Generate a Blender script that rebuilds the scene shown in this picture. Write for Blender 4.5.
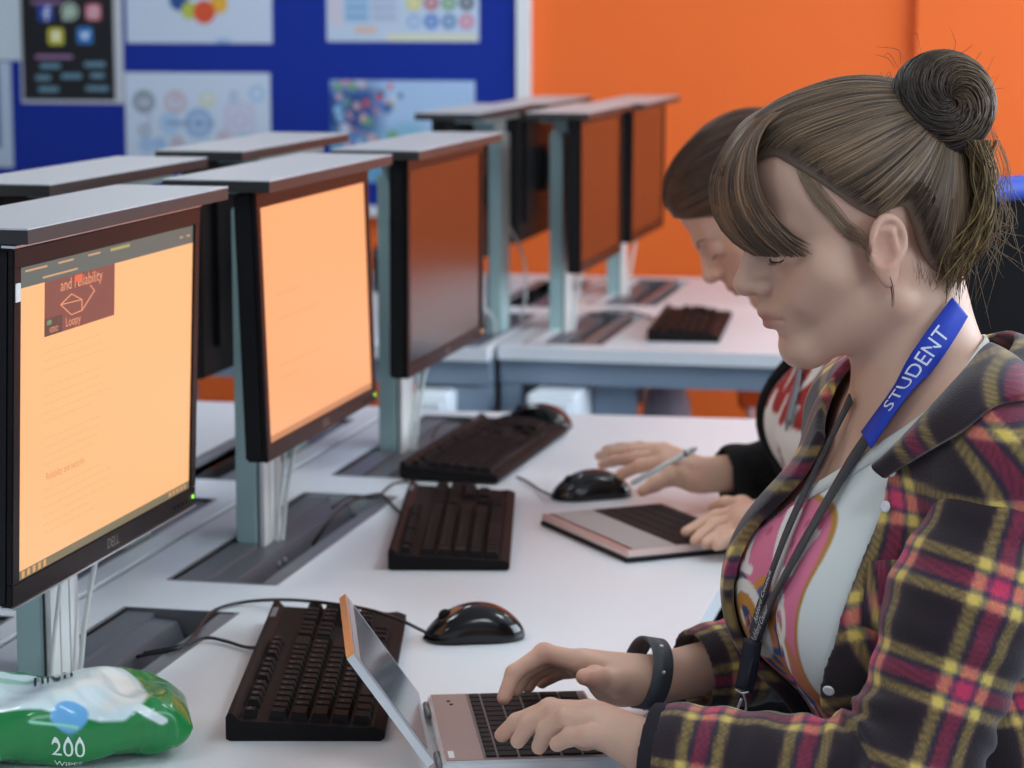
import bpy, bmesh, math, random
import numpy as np
from mathutils import Vector, Matrix
random.seed(7); rng = np.random.default_rng(7)
scene = bpy.context.scene
for o in list(bpy.data.objects): bpy.data.objects.remove(o)
COL = scene.collection

# ------------------------------------------------------------------ camera
CAM_LOC = (0.0, 0.0, 1.39); CAM_YAW = math.radians(12.468); CAM_PITCH = math.radians(8.679); FPX = 2450.0
cd = bpy.data.cameras.new('camera'); cam = bpy.data.objects.new('camera', cd); COL.objects.link(cam)
cam.location = CAM_LOC; cam.rotation_euler = (math.pi/2 - CAM_PITCH, 0, CAM_YAW)
cd.sensor_width = 36.0; cd.lens = FPX/1024*36.0; cd.clip_start = 0.05
cd.dof.use_dof = True; cd.dof.focus_distance = 2.1; cd.dof.aperture_fstop = 8.0
scene.camera = cam

# ------------------------------------------------------------------ light
w = bpy.data.worlds.new('world'); scene.world = w; w.use_nodes = True
w.node_tree.nodes['Background'].inputs[0].default_value = (0.72, 0.82, 1.0, 1)
w.node_tree.nodes['Background'].inputs[1].default_value = 0.42
def area(name, loc, rot, sx, sy, power, col):
    l = bpy.data.lights.new(name, 'AREA'); l.shape = 'RECTANGLE'; l.size = sx; l.size_y = sy
    l.energy = power; l.color = col
    o = bpy.data.objects.new(name, l); COL.objects.link(o); o.location = loc; o.rotation_euler = rot
    return o
# daylight through the windows of the right-hand wall
area('window_daylight', (2.32, 4.2, 1.65), (0, math.radians(90), 0), 1.3, 3.6, 66, (0.74, 0.88, 1.0))
area('window_daylight', (2.32, 0.3, 1.65), (0, math.radians(90), 0), 1.3, 2.2, 17, (0.74, 0.88, 1.0))
scene.view_settings.view_transform = 'Standard'; scene.view_settings.look = 'None'
scene.view_settings.gamma = 1.0; scene.view_settings.use_curve_mapping = False
scene.view_settings.exposure = 0.84

# ------------------------------------------------------------------ helpers
def _cam_axes():
    p, t = CAM_PITCH, CAM_YAW
    F = np.array([-math.sin(t)*math.cos(p), math.cos(t)*math.cos(p), -math.sin(p)])
    R = np.array([math.cos(t), math.sin(t), 0.0])
    U = np.array([-math.sin(t)*math.sin(p), math.cos(t)*math.sin(p), math.cos(p)])
    return F, R, U
AF, AR, AU = _cam_axes(); AC = np.array(CAM_LOC)
def ray(x, y): return AF + (x-512)/FPX*AR + (384-y)/FPX*AU
def PZ(x, y, z):
    d = ray(x, y); return AC + (z-AC[2])/d[2]*d
def PY(x, y, Y):
    d = ray(x, y); return AC + Y/d[1]*d
def PX(x, y, X):
    d = ray(x, y); return AC + X/d[0]*d
def srgb(r, g, b):
    f = lambda c: (c/255/12.92) if c/255 <= 0.04045 else ((c/255+0.055)/1.055)**2.4
    return (f(r), f(g), f(b))
def S(arr):
    c = np.asarray(arr, float)/255
    return np.where(c <= 0.04045, c/12.92, ((c+0.055)/1.055)**2.4)
MATS = {}
def mat(name, col=(0.8,0.8,0.8), rough=0.5, metal=0.0, ior=1.5, coat=0.0, emit=None, es=0.0, sss=0.0, noise=0.0, nscale=40.0, bump=0.0, bscale=200.0, attr=None, spec=None, sheen=0.0):
    if name in MATS: return MATS[name]
    m = bpy.data.materials.new(name); m.use_nodes = True; nt = m.node_tree; b = nt.nodes['Principled BSDF']
    b.inputs['Base Color'].default_value = (*col, 1); b.inputs['Roughness'].default_value = rough
    b.inputs['Metallic'].default_value = metal; b.inputs['IOR'].default_value = ior
    b.inputs['Coat Weight'].default_value = coat
    if sheen: b.inputs['Sheen Weight'].default_value = sheen
    if spec is not None: b.inputs['Specular IOR Level'].default_value = spec
    if emit is not None:
        b.inputs['Emission Color'].default_value = (*emit, 1); b.inputs['Emission Strength'].default_value = es
    if sss:
        b.inputs['Subsurface Weight'].default_value = sss
        b.inputs['Subsurface Radius'].default_value = (0.012, 0.004, 0.002); b.inputs['Subsurface Scale'].default_value = 0.6
    src = None
    if attr:
        a = nt.nodes.new('ShaderNodeAttribute'); a.attribute_name = attr; src = a.outputs['Color']
    if noise:
        tc = nt.nodes.new('ShaderNodeTexCoord'); n = nt.nodes.new('ShaderNodeTexNoise'); n.inputs['Scale'].default_value = nscale; n.inputs['Detail'].default_value = 4
        nt.links.new(tc.outputs['Object'], n.inputs['Vector'])
        mr = nt.nodes.new('ShaderNodeMapRange'); mr.inputs['To Min'].default_value = 1-noise; mr.inputs['To Max'].default_value = 1+noise
        nt.links.new(n.outputs['Fac'], mr.inputs['Value'])
        mx = nt.nodes.new('ShaderNodeMix'); mx.data_type = 'RGBA'; mx.blend_type = 'MULTIPLY'; mx.inputs[0].default_value = 1
        if src: nt.links.new(src, mx.inputs[6])
        else: mx.inputs[6].default_value = (*col, 1)
        nt.links.new(mr.outputs[0], mx.inputs[7]); src = mx.outputs[2]
    if src: nt.links.new(src, b.inputs['Base Color'])
    if bump:
        tc = nt.nodes.new('ShaderNodeTexCoord'); n = nt.nodes.new('ShaderNodeTexNoise'); n.inputs['Scale'].default_value = bscale; n.inputs['Detail'].default_value = 3
        nt.links.new(tc.outputs['Object'], n.inputs['Vector'])
        bp = nt.nodes.new('ShaderNodeBump'); bp.inputs['Strength'].default_value = bump; bp.inputs['Distance'].default_value = 0.002
        nt.links.new(n.outputs['Fac'], bp.inputs['Height']); nt.links.new(bp.outputs[0], b.inputs['Normal'])
    MATS[name] = m; return m

def tag(o, label=None, cat=None, group=None, kind=None):
    if label: o['label'] = label
    if cat: o['category'] = cat
    if group: o['group'] = group
    if kind: o['kind'] = kind
    return o
def root(name, label, cat, loc=(0,0,0), rz=0.0, group=None):
    o = bpy.data.objects.new(name, None); COL.objects.link(o); o.location = tuple(float(v) for v in loc); o.rotation_euler = (0,0,rz)
    o.empty_display_size = 0.05
    return tag(o, label, cat, group)
def mk(name, V, F, material, parent=None, smooth=False, world=False, colors=None):
    me = bpy.data.meshes.new(name)
    V = np.asarray(V, float)
    if world and parent is not None: V = V - np.array(parent_world(parent))
    me.from_pydata([tuple(v) for v in V.tolist()], [], [tuple(f) for f in (F.tolist() if hasattr(F, 'tolist') else F)])
    if isinstance(material, (list, tuple)):
        for m in material: me.materials.append(m)
    else: me.materials.append(material)
    if smooth: me.polygons.foreach_set('use_smooth', [True]*len(me.polygons))
    if colors is not None:
        ca = me.color_attributes.new('paint', 'FLOAT_COLOR', 'POINT')
        c = np.ones((len(V), 4)); c[:, :3] = colors
        ca.data.foreach_set('color', c.ravel())
    me.update()
    o = bpy.data.objects.new(name, me); COL.objects.link(o)
    if parent is not None: o.parent = parent
    return o
def parent_world(p):
    v = Vector((0,0,0))
    while p is not None: v = v + p.location; p = p.parent
    return v
class MB:
    """collects simple shapes into one mesh"""
    def __init__(s): s.V = []; s.F = []
    def add(s, V, F):
        n = len(s.V); s.V += [tuple(v) for v in V]; s.F += [tuple(i+n for i in f) for f in F]; return s
    def box(s, x0, x1, y0, y1, z0, z1, b=0.0):
        if b <= 0:
            V = [(x,y,z) for x in (x0,x1) for y in (y0,y1) for z in (z0,z1)]
            F = [(0,1,3,2),(4,6,7,5),(0,4,5,1),(2,3,7,6),(0,2,6,4),(1,5,7,3)]
            return s.add(V, F)
        bm = bmesh.new(); bmesh.ops.create_cube(bm, size=1)
        for v in bm.verts: v.co = Vector(((x0+x1)/2 + v.co.x*(x1-x0), (y0+y1)/2 + v.co.y*(y1-y0), (z0+z1)/2 + v.co.z*(z1-z0)))
        bmesh.ops.bevel(bm, geom=bm.edges[:], offset=b, segments=2, affect='EDGES')
        bm.verts.index_update(); s.add([v.co[:] for v in bm.verts], [[v.index for v in f.verts] for f in bm.faces]); bm.free(); return s
    def prism(s, pts, axis, a, b):
        """extrude a closed 2D outline along an axis (0,1,2) from a to b"""
        n = len(pts); o = [i for i in range(3) if i != axis]
        V = []
        for t in (a, b):
            for p in pts:
                v = [0,0,0]; v[axis] = t; v[o[0]] = p[0]; v[o[1]] = p[1]; V.append(v)
        F = [(i, (i+1)%n, n+(i+1)%n, n+i) for i in range(n)] + [tuple(range(n-1,-1,-1)), tuple(range(n, 2*n))]
        return s.add(V, F)
    def tube(s, P, r, n=8, cap=True):
        P = [Vector(tuple(float(c) for c in p)) for p in P]; m = len(P)
        rr = r if hasattr(r, '__len__') else [r]*m
        up = None; V = []; F = []
        for i in range(m):
            t = (P[min(i+1,m-1)] - P[max(i-1,0)]).normalized()
            if up is None: up = t.orthogonal().normalized()
            up = (up - t*up.dot(t)); up = up.normalized() if up.length > 1e-6 else t.orthogonal().normalized()
            sd = t.cross(up)
            for k in range(n):
                a = 2*math.pi*k/n; V.append(P[i] + (up*math.cos(a) + sd*math.sin(a))*rr[i])
        for i in range(m-1):
            for k in range(n): F.append((i*n+k, i*n+(k+1)%n, (i+1)*n+(k+1)%n, (i+1)*n+k))
        if cap: F += [tuple(range(n-1,-1,-1)), tuple(range((m-1)*n, m*n))]
        return s.add(V, F)
    def lathe(s, prof, c=(0,0,0), n=24, axis=2):
        V = []; F = []
        for r, h in prof:
            for k in range(n):
                a = 2*math.pi*k/n; u, v = r*math.cos(a), r*math.sin(a)
                V.append({2:(c[0]+u,c[1]+v,c[2]+h), 0:(c[0]+h,c[1]+u,c[2]+v), 1:(c[0]+v,c[1]+h,c[2]+u)}[axis])
        m = len(prof)
        for i in range(m-1):
            for k in range(n): F.append((i*n+k, i*n+(k+1)%n, (i+1)*n+(k+1)%n, (i+1)*n+k))
        F += [tuple(range(n-1,-1,-1)), tuple(range((m-1)*n, m*n))]
        return s.add(V, F)
    def obj(s, name, material, parent=None, smooth=False, world=False):
        return mk(name, s.V, s.F, material, parent, smooth, world)
def spline(P, k=8):
    """Catmull-Rom through the points"""
    P = np.asarray(P, float); Q = np.vstack([2*P[0]-P[1], P, 2*P[-1]-P[-2]]); out = []
    for i in range(1, len(Q)-2):
        for t in np.linspace(0, 1, k, endpoint=False):
            a, b, c, d = Q[i-1], Q[i], Q[i+1], Q[i+2]
            out.append(0.5*((2*b) + (c-a)*t + (2*a-5*b+4*c-d)*t*t + (3*b-a-3*c+d)*t**3))
    out.append(P[-1]); return np.array(out)
def text_mesh(txt, size=1.0, align='CENTER'):
    """flat glyph outlines as plain vertices and faces"""
    cu = bpy.data.curves.new('t', 'FONT'); cu.body = txt; cu.size = size; cu.align_x = align; cu.align_y = 'CENTER'; cu.resolution_u = 3
    o = bpy.data.objects.new('t', cu); COL.objects.link(o)
    dg = bpy.context.evaluated_depsgraph_get(); me = bpy.data.meshes.new_from_object(o.evaluated_get(dg))
    V = np.array([v.co[:] for v in me.vertices]) if len(me.vertices) else np.zeros((0,3)); F = [tuple(p.vertices) for p in me.polygons]
    bpy.data.objects.remove(o); bpy.data.curves.remove(cu); bpy.data.meshes.remove(me)
    return V, F
def copy_tree(o, parent=None):
    c = o.copy(); COL.objects.link(c)
    if parent is not None: c.parent = parent
    for ch in CHILD.get(o.name, [x for x in o.children]): copy_tree(ch, c)
    return c
CHILD = {}

D = 0.73
M_desk = mat('desk_laminate', srgb(226,229,234), 0.34, noise=0.02, nscale=15)
M_edge = mat('desk_edge', srgb(216,226,238), 0.4)
M_lid = mat('lid_laminate', srgb(190,192,195), 0.4, noise=0.02)
M_lidedge = mat('lid_edge', srgb(44,42,42), 0.4)
M_post = mat('post_paint', srgb(165,192,192), 0.4)
M_white = mat('white_plastic', srgb(222,222,220), 0.4)
M_groove = mat('groove', srgb(50,50,52), 0.7)
M_tray = mat('tray_metal', srgb(122,122,126), 0.38, 0.3)
M_trayin = mat('tray_plate', srgb(104,106,114), 0.42, 0.2)
M_hole = mat('tray_floor', srgb(38,38,42), 0.6)
M_black = mat('black_plastic', srgb(18,18,20), 0.5, spec=0.25, bump=0.1, bscale=900)
M_bezel = mat('bezel', srgb(23,18,19), 0.34, spec=0.2)
M_key = mat('key_plastic', srgb(24,21,22), 0.6, spec=0.14)
M_kb = mat('keyboard_case', srgb(21,19,20), 0.6, spec=0.14)
M_mouse = mat('mouse_plastic', srgb(14,14,16), 0.16)
M_cable = mat('black_cable', srgb(22,22,24), 0.4)
M_wcable = mat('white_cable', srgb(205,208,205), 0.45)
M_steel = mat('steel', srgb(215,215,218), 0.3, 0.9)
M_frame = mat('frame_paint', srgb(126,142,160), 0.45)
M_orange = mat('orange_wall', srgb(249,111,36), 0.62, noise=0.03, nscale=3)
M_paint = mat('print', rough=0.45, attr='paint')

# ------------------------------------------------------------------ room shell
YW = 6.5
def struct(name, mb, m): return tag(mb.obj(name, m), kind='structure')
struct('floor', MB().box(-6,2.5,-3,YW+0.2,-0.1,0), mat('carpet', srgb(92,96,108), 0.95, noise=0.15, nscale=160))
struct('ceiling', MB().box(-6,2.5,-3,YW+0.2,2.75,2.85), mat('ceiling_tile', srgb(228,228,226), 0.9))
wf = MB().box(-6,-0.36,YW,YW+0.2,0,2.75).box(-0.36,2.5,YW-0.035,YW+0.2,0,2.75)
struct('wall_far', wf, M_orange)
struct('wall_left', MB().box(-6.1,-6,-3,YW+0.2,0,2.75), mat('pale_wall', srgb(205,208,212), 0.8))
wr = MB()
wr.box(2.4,2.5,-3,YW,0,1.0).box(2.4,2.5,-3,YW,2.3,2.75).box(2.4,2.5,-3,-0.8,1.0,2.3).box(2.4,2.5,1.4,2.4,1.0,2.3).box(2.4,2.5,6.0,YW,1.0,2.3)
struct('wall_right', wr, mat('pale_wall', srgb(205,208,212), 0.8))
for i,(a,b) in enumerate(((-0.8,1.4),(2.4,6.0))):
    f = MB()
    f.box(2.4,2.47,a,b,1.0,1.05).box(2.4,2.47,a,b,2.25,2.3).box(2.4,2.47,a,a+0.05,1.05,2.25).box(2.4,2.47,b-0.05,b,1.05,2.25)
    n = 3 if b-a > 3 else 2
    for k in range(1,n): y = a+(b-a)*k/n; f.box(2.4,2.47,y-0.03,y+0.03,1.05,2.25)
    struct('window_%d'%(i+1), f, M_white)
struct('baseboard_far', MB().box(-6,-0.36,YW-0.02,YW,0,0.1).box(-0.36,2.4,YW-0.055,YW-0.035,0,0.1), M_white)
# ceiling light panels
M_glow = mat('light_diffuser', (1,1,1), 0.5, emit=(0.88,0.98,1.0), es=7.2)
CL = ['above the rear bench near the orange wall','above the aisle by the orange wall','above the middle of the bench','over the seated students','over the front of the bench','over the front aisle']
for i,(x,y) in enumerate(((-1.9,5.2),(0.7,5.2),(-1.9,2.9),(0.7,2.9),(-1.9,0.6),(0.7,0.6))):
    t = root('ceiling_light','square recessed ceiling light panel '+CL[i],'light',(x,y,2.75),0,'ceiling light panels')
    f = MB()
    for a in ((-.3,.3,-.3,-.28),(-.3,.3,.28,.3),(-.3,-.28,-.28,.28),(.28,.3,-.28,.28)): f.box(*a,-0.02,0)
    f.obj('frame', M_white, t); MB().box(-.28,.28,-.28,.28,-0.012,-0.001).obj('diffuser', M_glow, t)

# ------------------------------------------------------------------ notice board and posters
nb = root('notice_board','large blue fabric notice board with white frame on orange wall','notice board',(-3.6,YW,0.86))
bx0, bx1, bz0, bz1 = -1.9, 2.185, 0.0, 1.5
MB().box(bx0,bx1,-0.02,0,bz0,bz1).obj('fabric_panel', mat('blue_felt', srgb(8,44,150), 0.95, noise=0.12, nscale=300), nb)
fr = MB(); fr.box(bx1-0.004,bx1+0.032,-0.03,0,bz0-0.03,bz1+0.03).box(bx0-0.03,bx0,-0.03,0,bz0-0.03,bz1+0.03).box(bx0,bx1,-0.03,0,bz0-0.03,bz0).box(bx0,bx1,-0.03,0,bz1,bz1+0.03)
fr.obj('frame', mat('board_frame', srgb(232,234,236), 0.4), nb)
def painted_sheet(name, label, cat, w, h, loc, fn, group=None, n=150, thick=0.0008):
    """a real sheet of card facing -Y with its print as a colour attribute; fn(u,v) in metres from its lower left"""
    nx = n; nz = max(8,int(n*h/w)); u = np.linspace(0,w,nx+1); v = np.linspace(0,h,nz+1)
    U, Vv = np.meshgrid(u, v); c = fn(U.ravel(), Vv.ravel())
    P = np.stack([U.ravel()-w/2, np.zeros(U.size)-thick, Vv.ravel()-h/2], 1)
    i = np.arange(nz)[:,None]*(nx+1)+np.arange(nx)[None,:]; i = i.ravel()
    F = np.stack([i, i+1, i+nx+2, i+nx+1], 1).tolist()
    m = len(P); b = [(-w/2,0,-h/2),(w/2,0,-h/2),(w/2,0,h/2),(-w/2,0,h/2)]
    P = np.vstack([P, b]); c = np.vstack([c, np.tile([[.8,.8,.8]],(4,1))]); F.append([m+3,m+2,m+1,m])
    o = mk(name, P, F, M_paint, None, colors=c); o.location = loc
    return tag(o, label, cat, group)
class Paint:
    def __init__(s, U, V, base): s.U, s.V = U, V; s.c = np.tile(np.array(srgb(*base))[None], (len(U),1))
    def put(s, m, col, a=1.0):
        m = np.clip(m,0,1)*a; s.c = s.c*(1-m[:,None]) + np.array(srgb(*col))[None]*m[:,None]; return s
    def disc(s, x, y, r, col, a=1, soft=0.002): return s.put((r-np.hypot(s.U-x,s.V-y))/soft+.5, col, a)
    def ring(s, x, y, r, t, col, a=1, soft=0.002): return s.put((t-abs(np.hypot(s.U-x,s.V-y)-r))/soft+.5, col, a)
    def rect(s, x0,x1,y0,y1, col, a=1, r=0.0, soft=0.002):
        qx = abs(s.U-(x0+x1)/2)-(x1-x0)/2+r; qy = abs(s.V-(y0+y1)/2)-(y1-y0)/2+r
        d = np.hypot(np.maximum(qx,0),np.maximum(qy,0))+np.minimum(np.maximum(qx,qy),0)-r
        return s.put(-d/soft+.5, col, a)
    def seg(s, x0,y0,x1,y1,t,col,a=1,soft=0.002):
        dx,dy=x1-x0,y1-y0; k=np.clip(((s.U-x0)*dx+(s.V-y0)*dy)/(dx*dx+dy*dy+1e-9),0,1)
        return s.put((t-np.hypot(s.U-x0-k*dx,s.V-y0-k*dy))/soft+.5,col,a)
YP = YW-0.0205
def pos(x0,x1,y0,y1):
    a = PY(x0,y1,YP); b = PY(x1,y0,YP); return ((a[0]+b[0])/2, YP, (a[2]+b[2])/2), b[0]-a[0], b[2]-a[2]
def circles(U,V):
    p = Paint(U,V+.033,(205,218,236)); p.disc(.155,.150,.028,(40,80,150)).disc(.185,.122,.024,(190,200,80)).disc(.270,.140,.026,(235,180,60)).disc(.228,.118,.032,(226,88,52))
    p.disc(.150,.20,.03,(60,130,190)).disc(.285,.19,.03,(240,120,60)).disc(.22,.215,.035,(120,170,90))
    return p.rect(.262,.3,.035,.045,(150,180,225)).c
def p_circ():
    (l, w_, h_) = pos(127,271,-58,43)
    painted_sheet('poster','white landscape poster with cluster of coloured circles, upper of its column','poster',w_,h_,l,circles,'posters on the notice board')
p_circ()
def socials(U,V):
    p = Paint(U,V+.016,(208,222,240)); z=.27
    p.ring(.055,z-.055,.024,.009,(110,120,135)).rect(.05,.058,z-.07,z-.04,(110,120,135)).rect(.046,.066,z-.05,z-.046,(110,120,135))
    p.ring(.148,z-.055,.026,.006,(205,165,180)).seg(.146,z-.075,.15,z-.045,.003,(205,165,180)).ring(.15,z-.048,.008,.003,(205,165,180))
    p.disc(.24,z-.048,.022,(214,218,178)).disc(.24,z-.044,.01,(225,232,240))
    p.disc(.318,z-.034,.012,(165,185,215)).disc(.318,z-.05,.016,(175,195,225)).ring(.385,z-.03,.018,.006,(150,195,235))
    p.rect(.29,.38,z-.15,z-.055,(206,200,228),r=.02).rect(.305,.365,z-.135,z-.07,(208,218,238),r=.018).ring(.335,z-.103,.018,.006,(206,190,220))
    p.ring(.055,z-.135,.013,.006,(150,165,190)).rect(.066,.072,z-.13,z-.085,(150,165,190))
    p.disc(.13,z-.115,.032,(160,200,235)).disc(.215,z-.113,.042,(120,165,215)).rect(.12,.26,z-.118,z-.108,(80,125,185)).ring(.215,z-.113,.02,.003,(190,215,240))
    p.disc(.06,z-.175,.024,(150,190,230)).disc(.1,z-.172,.02,(135,180,225)).disc(.15,z-.17,.022,(190,175,190)).disc(.285,z-.15,.018,(200,180,195)).disc(.345,z-.145,.01,(150,205,215))
    p.c=p.c*.72+.28*np.array(srgb(212,224,240)); return p.c
l,w_,h_ = pos(127,270,73,173)
painted_sheet('poster','white landscape poster of faded social media icons, lower of its column','poster',w_,h_,l,socials,'posters on the notice board')
def dark(U,V):
    W=.29; H=.42; p = Paint(U,V,(205,208,215)); p.rect(.006,W-.010,.009,H-.01,(22,22,26)); p.U=p.U-.016; p.V=p.V+.021
    Y0=H-.118
    p.rect(.02,.115,Y0-.006,Y0+.004,(150,110,150)).rect(.03,.14,.152-.006,.152+.003,(170,125,170))
    def icon(x,y,col): p.rect(x-.023,x+.023,y-.023,y+.023,col,r=.008)
    icon(.063,.272,(30,75,170)); p.rect(.062,.069,.25,.288,(225,232,245)).rect(.055,.076,.268,.274,(225,232,245)).rect(.066,.078,.284,.29,(225,232,245))
    p.disc(.135,.276,.025,(205,210,205)).disc(.135,.276,.019,(95,150,100)).disc(.135,.276,.01,(220,228,220)).seg(.117,.254,.124,.262,.004,(205,210,205))
    icon(.205,.274,(205,105,120)); p.ring(.205,.274,.009,.002,(245,230,235)).ring(.205,.274,.0165,.0015,(245,225,230)).disc(.218,.287,.0025,(245,230,235))
    icon(.092,.207,(215,205,70)); p.disc(.092,.213,.009,(245,245,235)).rect(.082,.102,.196,.21,(245,245,235),r=.004)
    icon(.178,.21,(50,130,205)); p.disc(.178,.208,.009,(225,240,250)).seg(.168,.214,.178,.209,.004,(225,240,250)).seg(.178,.209,.189,.217,.004,(225,240,250))
    for x,y,ww in ((.072,.125,.06),(.205,.13,.062),(.05,.092,.045),(.135,.097,.06),(.212,.099,.042),(.065,.06,.06),(.21,.063,.068)):
        p.rect(x-ww/2,x+ww/2,y-.007,y+.007,(120,165,185),.85,r=.004)
        for k in range(int(ww/.008)): p.rect(x-ww/2+k*.008,x-ww/2+k*.008+.002,y-.005,y+.005,(40,50,60),.5)
    return p.c
l,w_,h_ = pos(22,121,-40,103)
painted_sheet('poster','black portrait poster with five coloured app icons and a white border','poster',w_,h_,l,dark,'posters on the notice board')
def table(U,V):
    p = Paint(U,V+.008,(196,212,232)); p.rect(.01,.045,.05,.3,(215,205,220)).rect(.05,.12,.06,.3,(160,195,225)).rect(.125,.2,.06,.3,(185,200,225)).rect(.08,.14,.03,.05,(220,190,185)).rect(.17,.42,.01,.03,(220,222,200))
    for k in range(9):
        p.rect(.055,.115,.07+k*.026,.078+k*.026,(125,165,210)); p.rect(.13,.195,.07+k*.026,.076+k*.026,(170,180,205))
    cols=[((150,185,225),(35,115,205),(70,130,185),(210,130,160)),((222,212,110),(185,85,100),(105,165,110),(45,60,85)),((90,150,210),(230,150,70),(150,90,160),(60,140,140))]
    for r,row in enumerate(cols):
        for k,c in enumerate(row):
            x=.245+k*.049; y=.062+r*.05; p.disc(x,y,.02,c).disc(x,y,.008,(225,230,238),.8)
    return p.c
l,w_,h_ = pos(327,479,-62,41.5)
painted_sheet('poster','pale landscape poster with rows of small round icons at right','poster',w_,h_,l,table,'posters on the notice board')
def bubbles(U,V):
    p = Paint(U,V,(175,205,240)); r = np.random.default_rng(3)
    p.put(np.clip((.17-U)/.06,0,1)*np.clip((.29-V)/.05,0,1),(45,85,150)).put(np.clip((.34-U-.5*V)/.12,0,1)*np.clip((.16-V)/.05,0,1),(110,170,210))
    p.disc(.22,.09,.075,(140,195,222),soft=.03)
    C=[(200,120,130),(210,215,230),(150,200,235),(70,100,170),(120,170,120),(215,90,90),(90,130,200),(225,180,170),(50,80,140)]
    for k in range(70):
        x=.015+abs(r.normal(0,.075)); y=.275-r.random()*.26
        if x>.2: x=.2*r.random()
        p.disc(x,y,.004+.012*r.random(),C[r.integers(len(C))],.9)
    p.disc(.045,.28,.014,(215,140,150)).disc(.045,.28,.006,(235,225,235)).disc(.085,.28,.016,(200,205,220)).disc(.17,.262,.009,(220,120,140)).disc(.18,.23,.009,(200,220,235)).disc(.14,.232,.009,(210,70,90))
    return p.c
l,w_,h_ = pos(331,475,81,182)
painted_sheet('poster','blue landscape poster with swirl of round bubbles behind the monitor lids','poster',w_,h_,l,bubbles,'posters on the notice board')
def plain(U,V): 
    p = Paint(U,V,(208,220,228)); return p.rect(.03,.16,.1,.11,(170,185,200)).rect(.03,.2,.15,.16,(170,185,200)).c
l,w_,h_ = pos(-85,17,-85,60)
painted_sheet('poster','pale blank poster corner at the top left of the board','poster',w_,h_,l,plain,'posters on the notice board')
def blue(U,V):
    p = Paint(U,V,(190,205,222)); p.rect(.012,.276,.055,.29,(30,80,150))
    for k in range(7): p.rect(.2,.27,.07+k*.03,.078+k*.03,(70,125,190))
    return p.c
l,w_,h_ = pos(-88,10.5,62,166)
painted_sheet('poster','blue poster with pale border below the blank one at far left','poster',w_,h_,l,blue,'posters on the notice board')

# ------------------------------------------------------------------ desks
def holes_top(x0,x1,y0,y1,holes,z0,z1,skew=0.0):
    """slab with rectangular holes sharing one x range; far edge may run slightly askew"""
    hx0,hx1 = holes[0][0], holes[0][1]; mb = MB()
    mb.box(x0,hx0,y0,y1,z0,z1)
    ys = [y0]+[v for h in holes for v in h[2:4]]+[y1]
    for i in range(0,len(ys),2): mb.box(hx0,hx1,ys[i],ys[i+1],z0,z1)
    mb.box(hx1,x1,y0,y1,z0,z1)
    if skew: mb.V = [(v[0],v[1]+skew*(v[0]-x0) if abs(v[1]-y1)<1e-6 else v[1],v[2]) for v in mb.V]
    return mb
SL, SW, PITCH = 0.53, 0.128, 0.672
SXR = (-0.996,-0.868); SXL = (-1.232,-1.104)
RA = [2.245,2.917,3.587]; RB = [5.022,5.694]
LA = [2.175,2.847,3.519]; LB = [4.95,5.622]
def bench(label, x0,x1,y0,y1,centres,sx,skew=0, left=False, group='bench desks'):
    t = root('desk',label,'desk',((x0+x1)/2,(y0+y1)/2,0),0,group); ox,oy = (x0+x1)/2,(y0+y1)/2
    h = [(sx[0],sx[1],c-SL/2,c+SL/2) for c in centres]
    o = holes_top(x0,x1,y0,y1,h,D-0.026,D,skew); o.obj('desktop',M_desk,t,world=True)
    for y in (y0+0.05,y1-0.05): MB().box(x0,x1,y-0.03,y+0.03,D-0.076,D-0.027).obj('cross_bar',M_frame,t,world=True)
    a = x0+0.02 if left else x0+0.012
    for y in (y0+0.05,y1-0.05):
        for xx in (((x0+0.05,x0+0.11),(x1-0.10,x1)) if left else ((x0,x0+0.042),(x1-0.11,x1-0.05))):
            MB().box(xx[0],xx[1],y-0.03,y+0.03,0.0,D-0.077,0.004).obj('leg',M_frame,t,world=True)
    return t
bench('white bench desk with three monitors where the students sit',-1.06,-0.362,1.55,3.905,RA,SXR,0.055)
bench('white far bench desk near the orange wall with two dark monitors',-1.068,-0.26,4.70,6.03,RB,SXR,0.06)
bench('white bench desk backing onto the students desk, on its left',-1.80,-1.072,1.5,3.90,LA,SXL,0.04,True)
bench('white far bench desk left of the gap, beneath the notice board',-1.82,-1.080,4.66,6.03,LB,SXL,0.0,True)

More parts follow.
